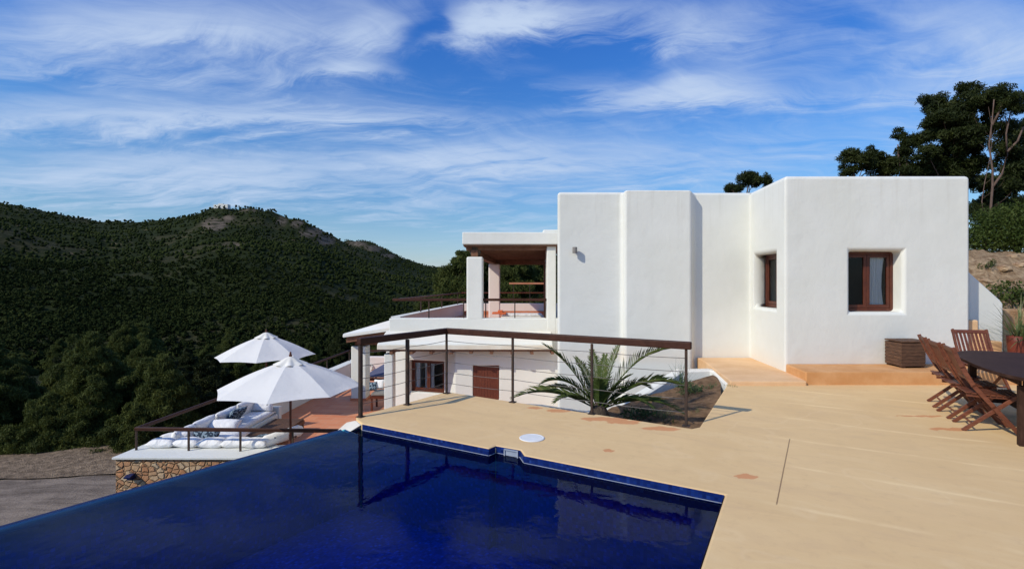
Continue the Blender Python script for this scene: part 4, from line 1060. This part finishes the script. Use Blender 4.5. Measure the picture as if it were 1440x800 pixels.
# parasols
def parasol(loc, rim, rise, rad, rz, label, g_):
    t = empty('parasol', loc, label, 'parasol', g_, rz); x0, y0, z0 = loc
    def W3(r_, a_, z): return Vector((r_*math.cos(a_), r_*math.sin(a_), z))
    hr_ = rim-z0; bm = B(); n = 8; sub = 6; rr = 7; rows = []
    for j in range(rr+1):
        s = .10+.90*j/rr; row = []
        for i in range(n*sub):
            k = i % sub/sub; a_ = 2*math.pi*i/(n*sub)
            chord = math.cos(math.pi/n)/math.cos((k-.5)*2*math.pi/n)
            sag = math.sin(math.pi*k)
            r_ = rad*s*(chord*.97+.03)-rad*.012*sag*s
            z = hr_+rise*(1-s)*1.0 - .030*sag*s*rad*.6 + .05*math.sin(math.pi*s)
            if j == rr: z += .045*sag
            row.append(bm.verts.new(W3(r_, a_, z)))
        rows.append(row)
    N = n*sub
    for j in range(rr):
        for i in range(N): bm.faces.new((rows[j][i], rows[j+1][i], rows[j+1][(i+1) % N], rows[j][(i+1) % N]))
    obj('canopy', bm, M_parasol, t, smooth=False, world=False)
    for p in t.children[-1].data.polygons: p.use_smooth = True
    t.children[-1].data.set_sharp_from_angle(angle=R(9))
    bm = B(); rows = []
    for j, (s, dz) in enumerate(((.01, .11), (.07, .10), (.14, .05), (.215, .012))):
        rows.append([bm.verts.new(W3(rad*s*(1+(.10*math.sin(i*2*math.pi*8/48) if j == 3 else 0)), 2*math.pi*i/48, hr_+rise*(1-s*.55)+dz-.07+(.014*math.sin(i*2*math.pi*8/48) if j > 1 else 0)+.03)) for i in range(48)])
    for j in range(3):
        for i in range(48): bm.faces.new((rows[j][i], rows[j+1][i], rows[j+1][(i+1) % 48], rows[j][(i+1) % 48]))
    obj('vent_cap', bm, M_vent, t, smooth=True, world=False)
    bm = B(); lathe(bm, [(.012, 0), (.03, .02), (.035, .05), (.018, .08), (.026, .10), (.0002, .13)], (0, 0, hr_+rise+.045), 12); obj('finial', bm, M_mahog, t, smooth=True, world=False)
    bm = B(); tube(bm, [(0, 0, .05), (0, 0, hr_+rise+.04)], .027, 12); obj('pole', bm, M_mahog, t, smooth=True, world=False)
    bm = B(); lathe(bm, [(.26, 0), (.26, .05), (.10, .08), (.05, .1), (.05, .28), (.03, .28)], (0, 0, .002), 20); obj('base', bm, M_rust, t, smooth=False, world=False)
    bm = B(); tube(bm, [(.03, 0, .95), (.10, 0, .95)], [.012, .012], 8); tube(bm, [(.09, 0, .95), (.13, 0, .95)], .028, 8); tube(bm, [(0, 0, .82), (0, 0, 1.02)], .036, 10); obj('clamp_knob', bm, M_mahog, t, world=False)
    for i in range(n):
        a_ = 2*math.pi*i/n; bm = B()
        bar(bm, W3(.04, a_, hr_+rise*.93), W3(rad*.985, a_, hr_-.012), .022, .018)
        bar(bm, W3(.04, a_, hr_+.02), W3(rad*.5, a_, hr_+rise*.45), .018, .014); obj('rib', bm, M_mahog, t, world=False)
    return t
parasol((-4.85, 10.9, FZ), -.62, .62, 1.5, R(8), 'nearer white canvas parasol with a wooden pole over the lounge terrace', 'white parasols on the lounge terrace')
parasol((-8.2+.25, 16.4-.3, FZ), -.70, .70, 1.5, R(16), 'farther and smaller-looking white canvas parasol behind the near one', 'white parasols on the lounge terrace')
# blue covered table & chairs near the lone pillar
t = empty('garden_gazebo', (px(535, 19.5), 19.5, FZ), 'slate blue cloth canopy on a wooden frame behind the lone pillar', 'canopy')
X0, X1 = px(516, 19.5), px(560, 19.5); bm = B()
prism(bm, [(X0, 19.0), (X1, 19.0), (X1, 20.3), (px(541, 20.3), 20.3)], [pz(530.5, 19.0)]*4, [pz(529, 19.0), pz(529, 19.0), pz(511, 20.3), pz(511, 20.3)]); obj('cloth', bm, M_bluecloth, t)
bm = B(); boxb(bm, X0, X1, 18.97, 19.05, pz(533.5, 19.2), pz(530, 19.2)-.003); obj('frame', bm, M_mahog, t)
for X in (X0+.08, X1-.1):
    for Y in (19.06, 20.5):
        bm = B(); boxb(bm, X-.03, X+.03, Y-.03, Y+.03, FZ+.001, pz(533.5, 19.2)); obj('post', bm, M_mahog, t)
t = empty('sun_lounger', (px(532, 16.8), 16.8, FZ), 'dark wooden lounger with a grey cushion beside the lone pillar', 'lounger')
X0, X1 = px(521.5, 16.8), px(545, 16.8); bm = B(); boxb(bm, X0, X1, 16.7, 17.4, -2.22, -2.14); obj('frame', bm, M_mahog, t)
for X in (X0+.05, X1-.05):
    for Y in (16.75, 17.35):
        bm = B(); boxb(bm, X-.03, X+.03, Y-.03, Y+.03, FZ+.001, -2.22); obj('leg', bm, M_mahog, t)
bm = B(); boxb(bm, X0+.02, X1-.02, 16.72, 17.38, -2.138, -2.05); bevel(obj('seat_cushion', bm, M_grey, t), .03, 3)
pillow('cushion', (px(533, 17.2), 17.2, -1.84), (.36, .34, .14), rx=R(66), mt=M_cushion, label='beige cushion standing on the dark wooden lounger')
pillow('patterned_cushion', (px(525, 17.1), 17.05, -1.88), (.26, .32, .10), rx=R(64), rz=R(15), mt=M_pattern, label='patterned cushion leaning on the lounger beside the lone pillar')

# ------------------------------------------------------------------ palm
def palm(c, label):
    t = empty('palm', c, label, 'palm'); c = Vector((0, 0, 0))
    bm = B(); lathe(bm, [(.12, -.7), (.16, -.3), (.17, -.1), (.10, .06), (.02, .12)], (0, 0, 0), 14); obj('trunk', bm, M_barkdark, t, world=False)
    fr_ = [(174, 63, 1.22, .40), (20, 76, .98, .16), (8, 62, 1.45, .74), (168, 58, .98, 1.15), (186, 30, 1.30, .68), (-4, 44, 1.42, 1.0), (95, 74, .88, .3), (60, 80, .8, .25), (125, 68, .85, .4),
           (262, 72, .62, .5), (300, 62, .66, .7), (75, 42, 1.0, .9), (205, 44, .8, 1.0), (325, 40, .85, 1.0), (-18, 26, 1.2, .8), (155, 40, 1.0, .95), (30, 40, 1.1, .95), (345, 66, .7, .5)]
    rdp = random.Random(8)
    for (az, el, L, dr) in fr_:
        az = R(az); el = R(el); p = Vector((.04*math.cos(az), .04*math.sin(az), .02)); pts = [p.copy()]; n = 22
        e = el
        for i in range(n):
            e -= dr*1.35/n*(.35+1.3*i/n); st = L/n
            p = p+Vector((math.cos(az)*math.cos(e), math.sin(az)*math.cos(e), math.sin(e)))*st; pts.append(p.copy())
        bm = B(); tube(bm, pts, [.013*(1-.85*i/n)+.0015 for i in range(n+1)], 5)
        side = Vector((-math.sin(az), math.cos(az), 0))
        for i in range(3, n+1):
            for sub_ in (0, .5):
                if i == n and sub_: continue
                a_ = pts[i] if not sub_ else (pts[i]+pts[i+1])/2
                d = (pts[min(i+1, n)]-pts[i-1]).normalized(); upv = side.cross(d)
                if upv.z < 0: upv = -upv
                f = (i+sub_)/n; ll = .235*math.sin(math.pi*min(1, .12+.80*f))**.8*(.8+.4*rdp.random())*L
                for s in (-1, 1):
                    fold = .35+.25*rdp.random()
                    q = (side*s*(.72)+d*(.62+.35*f)+upv*fold*(.7)); q.normalize()
                    tip = a_+q*ll+Vector((0, 0, -.18*ll)); midp = a_+q*ll*.5
                    wv = d*.011
                    v = [bm.verts.new(a_-wv*.6), bm.verts.new(a_+wv*.6), bm.verts.new(midp+wv), bm.verts.new(tip), bm.verts.new(midp-wv)]
                    bm.faces.new(v)
        obj('frond', bm, M_palm, t, world=False)
    return t
palm((1.30, 7.45, -.22), 'young date palm with arching green fronds in the bed behind the railing')
def grassy(name, c, n, L, spread, mt, label, cat='plant', wd=.008):
    t = empty(name, c, label, cat); bm = B(); rdg = random.Random(int(abs(c[0]*100)))
    for i in range(n):
        az = rdg.uniform(0, 6.28); el = rdg.uniform(1.55-spread, 1.55); l = L*rdg.uniform(.5, 1); p = Vector((rdg.gauss(0, .05), rdg.gauss(0, .05), 0)); pts = [p.copy()]
        for k in range(5):
            el -= rdg.uniform(.03, .14); p = p+Vector((math.cos(az)*math.cos(el), math.sin(az)*math.cos(el), math.sin(el)))*l/5; pts.append(p.copy())
        side = Vector((-math.sin(az), math.cos(az), 0))*wd; pv = None
        for k, q in enumerate(pts):
            w_ = 1-.9*k/5; cur = (bm.verts.new(q-side*w_), bm.verts.new(q+side*w_))
            if pv: bm.faces.new((pv[0], pv[1], cur[1], cur[0]))
            pv = cur
    obj('leaves', bm, mt, t, world=False); return t
def shrub(name, c, cl, label, mt, leaf=(.06, .03), per=2600, cat='shrub', group=None, bark=None):
    t = empty(name, c, label, cat, group); P = clump_pts(cl, per)
    me = quads_mesh('leaves', P, leaf[0], leaf[1], mt); obj('leaves', me, None, t, world=False)
    bm = B()
    for (x, y, z, rx, ry, rz) in cl: tube(bm, [(0, 0, -.1), (x*.5, y*.5, z*.55), (x, y, z)], [.03*max(rx, .3), .02*max(rx, .3), .008], 5)
    obj('stem', bm, bark or M_barkdark, t, world=False); return t
shrub('rosemary_shrub', (px(970, 8.4), 8.4, -.24), [(-.05, 0, .13, .18, .16, .12), (.12, .02, .12, .16, .14, .10), (-.06, .02, .22, .10, .1, .09)], 'bushy green herb in the palm bed beside the end railing post', M_herb, (.05, .009), 9000)
grassy('wispy_plant', (px(958, 8.5), 8.5, -.1), 60, .55, .55, M_herb, 'thin wispy stalks growing above the green herb in the palm bed', wd=.004)
shrub('low_shrub', (px(905, 7.7), 7.7, -.50), [(-.15, 0, .14, .22, .16, .13), (.15, .05, .12, .2, .15, .11), (.0, .2, .1, .2, .15, .1)], 'low dark green shrub in the palm bed at the foot of the palm', M_herb, (.05, .02), 4500)
grassy('dry_grass', (px(935, 7.6), 7.6, -.42), 50, .3, .9, M_yucca, 'tuft of yellowish dry grass in the middle of the palm bed', wd=.005)
grassy('weed', (px(1028, 8.10), 8.10, .0), 22, .06, .9, M_herb, 'tiny green weed at the foot of the ochre platform', wd=.004)

grassy('weed', (px(945, 7.3), 7.3, -.45), 70, .30, 1.2, M_herb, 'low leafy green weeds in the palm bed left of the end railing post', wd=.007)
grassy('dry_grass', (px(985, 7.5), 7.5, -.36), 60, .24, 1.2, M_yucca, 'yellowish grass tuft in the palm bed right of the end railing post', wd=.005)
grassy('weed', (px(1000, 8.6), 8.6, -.14), 40, .16, 1.2, M_herb, 'small green weed in the far right corner of the palm bed', wd=.005)
# ------------------------------------------------------------------ crate
cr = empty('wooden_chest', (6.95, 8.75, .21), 'weathered dark wooden slatted chest on the ochre step under the window', 'chest')
cp = [(6.70, 8.56), (7.13, 8.58), (7.22, 8.72), (7.22, 8.985), (6.73, 8.985)]
bm = B(); 
for i in range(7):
    z = .245+i*.058; prism(bm, cp, z, z+.047)
prism(bm, [(x*.975+.174, y*.975+.219) for x, y in cp], .24, .64)
o = obj('body', bm, M_crate, cr)
bm = B(); prism(bm, [(x+(x-6.95)*.03, y+(y-8.8)*.03) for x, y in cp], .653, .678); bevel(obj('lid', bm, M_crate, cr), .006, 1)
bm = B()
for (x, y) in ((6.76, 8.62), (7.10, 8.64), (7.17, 8.93), (6.78, 8.93)): boxb(bm, x-.03, x+.03, y-.03, y+.03, .212, .244)
obj('foot', bm, M_crate, cr)

# ------------------------------------------------------------------ table and chairs
tc_ = Vector((6.03, 5.72)); phi = math.atan2(Vv.y, Vv.x)
dt = empty('dining_table', (*tc_, 0), 'long oval dark wooden outdoor dining table', 'table')
def TL(v_, u_, z): q = tc_+Vv*v_+U*u_; return Vector((q.x, q.y, z))
bm = B(); N = 72; HL, HW = 1.32, .60
def sup_(k):
    a_ = 2*math.pi*k/N; c, s = math.cos(a_), math.sin(a_); e = .72
    return HL*math.copysign(abs(c)**e, c), HW*math.copysign(abs(s)**e, s)
pts_ = [sup_(k) for k in range(N)]
P2 = [(TL(a_, -b_, 0).x, TL(a_, -b_, 0).y) for a_, b_ in pts_]
prism(bm, P2, .705, .74); o = obj('top', bm, M_tabletop, dt); bevel(o, .008, 2, 60)
bm = B()
for s in (-1, 1): bar(bm, TL(-.85, .38*s, .665), TL(.85, .38*s, .665), .025, .08); bar(bm, TL(.85*s, -.36, .664), TL(.85*s, .36, .664), .025, .078)
obj('apron', bm, M_tabletop, dt)
for s in (-1, 1):
    for q in (-1, 1):
        bm = B(); bar(bm, TL(.85*s, .36*q, .002), TL(.85*s, .36*q, .62), .075, .075, Vector((*U, 0))); obj('leg', bm, M_tabletop, dt)
bm = B(); bar(bm, TL(-.85, 0, .16), TL(.85, 0, .16), .03, .09)
for s in (-1, 1): bar(bm, TL(.85*s, -.36, .161), TL(.85*s, .36, .161), .03, .088)
obj('stretcher', bm, M_tabletop, dt)
# folding chair: faces local +X, width along Y, origin under the seat middle
def folding_chair(label):
    t = empty('folding_chair', (0, 0, 0), label, 'chair', 'slatted wooden folding chairs around the dining table')
    Wc = .225
    for s in (-1, 1):
        bm = B(); y = s*Wc            # long leg: front foot up to the back top
        pts = [Vector((.27, y, .0)), Vector((.04, y, .30)), Vector((-.13, y, .52)), Vector((-.23, y, .72)), Vector((-.31, y, .93))]
        for a_, b_ in zip(pts[:-1], pts[1:]):
            d = (b_-a_).normalized(); bar(bm, a_-d*.012, b_+d*.012, .024, .044, Vector((1, 0, .3)))
        obj('leg', bm, M_teak, t, world=False)
        bm = B(); bar(bm, (-.22, y-s*.027, .0), (.235, y-s*.027, .43), .022, .040, Vector((1, 0, -.3))); obj('leg', bm, M_teak, t, world=False)
    bm = B()
    for i in range(9):
        x = -.17+i*.053; box(bm, (x, 0, .425+.012*(i-4)**2/16), (.044, .40, .014), 0)
    obj('seat', bm, M_teak, t, world=False)
    bm = B()
    for s in (-1, 1): box(bm, (.03, s*.165, .405), (.42, .022, .03))
    obj('seat_rail', bm, M_teak, t, world=False)
    bm = B(); 
    bar(bm, (-.302, -.245, .905), (-.302, .245, .905), .022, .055, Vector((-.37, 0, .93))); bar(bm, (-.168, -.213, .59), (-.168, .213, .59), .020, .04, Vector((-.37, 0, .93)))
    for i in range(8):
        y = -.182+i*.052; bar(bm, (-.170, y, .60), (-.296, y, .885), .034, .010, Vector((1, 0, .4)))
    obj('backrest', bm, M_teak, t, world=False)
    bm = B()
    tube(bm, [(-.13, -.20, .085), (-.13, .20, .085)], .011, 8); tube(bm, [(.17, -.22, .13), (.17, .22, .13)], .011, 8); obj('stretcher', bm, M_teak, t, world=False)
    for ch in t.children: 
        if ch.name.split('.')[0] in ('leg', 'seat', 'backrest'): bevel(ch, .003, 1)
    return t
ch = folding_chair('nearest wooden folding chair on the left side of the table')
face = math.atan2(U.y, U.x)
def cpos(m, f=.22): return (m[0]+U.x*f, m[1]+U.y*f, .002)
ch.location = cpos((5.25, 5.865)); ch.rotation_euler = (0, 0, face)
dup(ch, cpos((5.50, 6.37)), face+R(3), 'middle one of the three wooden folding chairs on the left side of the table')
dup(ch, cpos((5.80, 6.90)), face-R(2), 'farthest of the three wooden folding chairs on the left side of the table')
dup(ch, (7.20, 7.62, .002), R(-104), 'wooden folding chair at the far end of the table facing the camera')

# ------------------------------------------------------------------ stair wall, pot, bank planting
SY = 9.46
bm = B(); xa, xb = px(1362, SY), px(1411.5, SY)
v0 = [(xa, pz(381, SY)), (xb-.06, pz(421.5, SY)), (xb, pz(427, SY)), (xb, -.3), (xa, -.3)]
f1 = [bm.verts.new((x, SY, z)) for x, z in v0]; f2 = [bm.verts.new((x, SY+.22, z)) for x, z in v0]
bm.faces.new(f1); bm.faces.new(f2[::-1])
for i in range(5): bm.faces.new((f1[i], f2[i], f2[(i+1) % 5], f1[(i+1) % 5]))
bmesh.ops.recalc_face_normals(bm, faces=bm.faces)
o = obj('stair_wall', bm, M_plaster); bevel(o, .04, 3); tag(o, 'white sloping stair wall at the right end of the villa', 'wall')
st = empty('garden_stairs', (9.2, 9.4, 0), 'short flight of ochre steps in front of the sloping stair wall', 'stairs')
for (x0, x1, z, y0) in ((px(1362, 9.2), px(1377, 9.2), pz(450, 9.2), 9.2), (px(1377.5, 9.17), px(1391, 9.17), pz(464, 9.17), 9.17), (px(1391.5, 9.14), px(1411, 9.14), pz(480, 9.14), 9.14)):
    bm = B(); boxb(bm, x0, x1-.004, y0, SY-.003, .0, z); bevel(obj('step', bm, M_ochre, st), .03, 3)
Yp = 8.85; bm = B(); lathe(bm, [(.10, 0), (.12, .05), (.145, .34), (.155, .46), (.14, .46), (.13, .40), (.0001, .40)], (px(1431, Yp), Yp, .28), 24)
bm2 = empty('plant_pot', (px(1431, Yp), Yp, .0), 'dark red glazed pot holding the spiky plant at the right edge', 'pot')
obj('body', bm, M_pot, bm2, smooth=True)
bm = B(); boxb(bm, px(1431, Yp)-.3, px(1431, Yp)+.6, Yp-.3, Yp+.6, 0.001, .28); o = obj('pot_block', bm, M_ochre); bevel(o, .02, 2); tag(o, 'low ochre block carrying the dark red pot', 'block')
grassy('yucca', (px(1433, Yp), Yp, .66), 130, .85, 1.55, M_yucca, 'spiky yucca with long narrow arching leaves in the red pot', wd=.013)
shrub('bank_shrub', (px(1427, 13.3), 13.3, height(px(1427, 13.3), 13.3)-.1), [(-.2, 0, .35, .55, .4, .30), (.4, 0, .30, .5, .4, .28), (.1, .3, .55, .45, .4, .25)], 'rounded green shrub low on the rocky bank at the right edge', M_bush, (.07, .03), 2200)
shrub('rock_tuft', (px(1386, 14.6), 14.6, height(px(1386, 14.6), 14.6)), [(0, 0, .12, .22, .2, .14), (.2, 0, .22, .12, .12, .1)], 'small green tuft growing out of the rocky bank', M_bush, (.07, .02), 1500)
# rocks
def rock(x, y, s, label, seed):
    bm = B(); bmesh.ops.create_icosphere(bm, subdivisions=3, radius=s)
    for v in bm.verts:
        k = 1+.35*noise.noise(v.co*1.6/s+Vector((seed, 0, 0)))+.12*noise.noise(v.co*5/s)
        v.co = Vector((v.co.x*1.3, v.co.y, v.co.z*.65))*k
    z = height(x, y); bmesh.ops.translate(bm, vec=(x, y, z), verts=bm.verts)
    o = obj('rock', bm, M_bankrock, loc=(x, y, z)); tag(o, label, 'rock', 'rocks on the bank at the right')
M_bankstone = varied('ochre_bank_stone', (.30, .155, .075), (.52, .36, .20), 5, .95, .9, .05)
M_bankrock = varied('bank_rock', (.26, .15, .085), (.48, .35, .21), 3, .95, .9, .06)
for i, (u, Y, s, lb) in enumerate(((1385, 14.3, .13, 'pale rock high on the bank just right of the villa corner'), (1412, 14.6, .16, 'largest rock in the middle of the bank'), (1434, 14.9, .14, 'rock on the bank above the rounded shrub'), (1396, 12.9, .11, 'small rock above the sloping stair wall'), (1424, 15.5, .15, 'rock at the top of the bank under the bushes'))):
    rock(px(u, Y), Y, s, lb, i*3.1)
bm = B(); boxb(bm, px(1411, 11.2), 15, 11.2, 11.5, -.4, 1.08)
o = obj('bank_wall', bm, M_bankstone); bevel(o, .04, 2); tag(o, 'low ochre stone wall at the foot of the rocky bank behind the yucca', 'wall')
# big bushes at the top of the bank
for i, (u, Y, k, lb) in enumerate(((1385, 17.2, 1.0, 'green bush at the top of the bank beside the villa corner'), (1425, 17.0, 1.15, 'largest green bush above the rocky bank at the right edge'), (1462, 16.8, 1.1, 'green bush cut by the right edge of the picture'), (1405, 18.8, 1.2, 'green bush behind the others at the top of the bank'))):
    z = height(px(u, Y), Y)
    shrub('bush', (px(u, Y), Y, z-.25), [(0, 0, .8*k, .9*k, .7, .7*k), (-.6*k, .1, .6*k, .6, .5, .5), (.6*k, 0, .7*k, .6, .5, .55), (.1, 0, 1.35*k, .55, .5, .45)], lb, M_bush, (.07, .03), 3200, 'bush')
# right-hand pines
def lob(us, Y0, bx_, bz_):
    """lobes given as photo-like (u, y, ru, ry) at depth Y0 -> local to the trunk foot"""
    L = []
    for (u, y_, ru, ry) in us:
        L.append((px(u, Y0)-bx_, rd.uniform(-.9, .9), pz(y_, Y0)-bz_, ru/700*Y0*1.22, ru/700*Y0*1.0, ry/700*Y0*1.22))
    return L
def rpine(u, Y, lobes, label, seed, mt=M_pinedark, tr=.15, per=2600, leaf=(.15, .028), dz=0, paths=(), ptr=.055):
    x = px(u, Y); z = height(x, Y)-.2+dz; L = lob(lobes, Y, x, z); h = (max(l[2] for l in L))*1.02
    return make_tree('pine_tree', (x, Y, z), label, h, L, seed, 'tall pines behind the villa', mt=mt, per=per, leaf=leaf, trunk_r=tr, lean=(0, 0), extra=[([Vector((px(a_, Y)-x, -.15, pz(b_, Y)-z)) for a_, b_ in pth], [ptr*(.95-.7*i_/len(pth)) for i_ in range(len(pth))]) for pth in paths])
rpine(1389, 21, [(1385, 136, 14, 9), (1412, 130, 20, 10), (1436, 138, 20, 13), (1402, 150, 16, 10), (1432, 172, 20, 13), (1384, 160, 10, 9), (1430, 205, 20, 12), (1452, 215, 22, 20), (1440, 245, 22, 14), (1378, 300, 16, 9), (1445, 285, 24, 12), (1420, 262, 10, 6)], 'tall thin-crowned pine with a bare forked pinkish trunk at the right edge', 3, tr=.022, per=2000,
      paths=[[(1387, 330), (1388, 300), (1391, 262), (1391, 240), (1386, 205), (1390, 175), (1393, 142)], [(1391, 264), (1404, 246), (1411, 220), (1410, 190), (1416, 160)], [(1390, 178), (1400, 160), (1408, 140)], [(1411, 215), (1426, 200), (1434, 180)]])
rpine(1340, 23, [(1335, 136, 20, 9), (1352, 134, 14, 9), (1352, 152, 22, 12), (1322, 153, 20, 11), (1306, 172, 18, 10), (1336, 175, 26, 13), (1362, 178, 18, 14), (1296, 196, 16, 9), (1318, 200, 26, 13), (1348, 205, 26, 14), (1370, 205, 14, 14), (1290, 218, 16, 9), (1325, 226, 24, 11), (1355, 232, 26, 12), (1378, 240, 18, 14), (1300, 240, 26, 7), (1340, 245, 24, 8)], 'dense broad pine directly behind the right end of the villa roof', 4, tr=.15, per=2600)
rpine(1268, 23.5, [(1266, 190, 8, 6), (1270, 212, 12, 8), (1262, 226, 16, 7), (1285, 232, 18, 9), (1255, 240, 14, 5), (1300, 240, 15, 8)], 'slim pine with a small pointed top left of the dense broad pine', 5, tr=.12)
rpine(1205, 24, [(1192, 222, 12, 7), (1204, 214, 11, 7), (1203, 232, 18, 8), (1225, 218, 10, 8), (1233, 230, 14, 9), (1190, 240, 10, 6), (1245, 236, 12, 8)], 'low round pine crown peeping over the roof, leftmost of the right group', 6, tr=.12)
rpine(1052, 26, [(1060, 246, 12, 5), (1052, 254, 14, 6), (1070, 250, 10, 6), (1037, 262, 11, 4), (1027, 266, 9, 3), (1048, 262, 10, 4), (1075, 256, 8, 6)], 'single small pine top above the middle of the villa roof', 7, tr=.1)
rpine(1430, 27, [(1375, 260, 14, 18), (1400, 300, 20, 16), (1440, 300, 25, 18), (1425, 255, 24, 18), (1460, 240, 22, 26), (1380, 290, 14, 20), (1445, 190, 18, 20), (1415, 290, 26, 18)], 'dark pine further back behind the tall bare-trunked pine', 9, per=1700, leaf=(.18, .04))
# ragged green weed at the road
grassy('road_weed', (px(92, 9.0), 9.0, -3.55), 60, .5, .9, M_herb, 'leafy green weed beside the gravel road just beyond the pool edge', wd=.02)
bm = B(); n = 20
gr = {}
for i in range(n+1):
    for j in range(n+1):
        x = -9.6+i*(6.0/n)-1.5; y = 7.4+j*2.4/n; z = -3.62+.2*fbm(x, y, 1.0, 4, 2)-(y-7.4)*.12-.9*ss(9.0, 9.8, y)
        gr[i, j] = bm.verts.new((x, y, z))
for i in range(n):
    for j in range(n): bm.faces.new((gr[i, j], gr[i+1, j], gr[i+1, j+1], gr[i, j+1]))
o = obj('bank', bm, M_terrain, smooth=True); o['kind'] = 'structure'
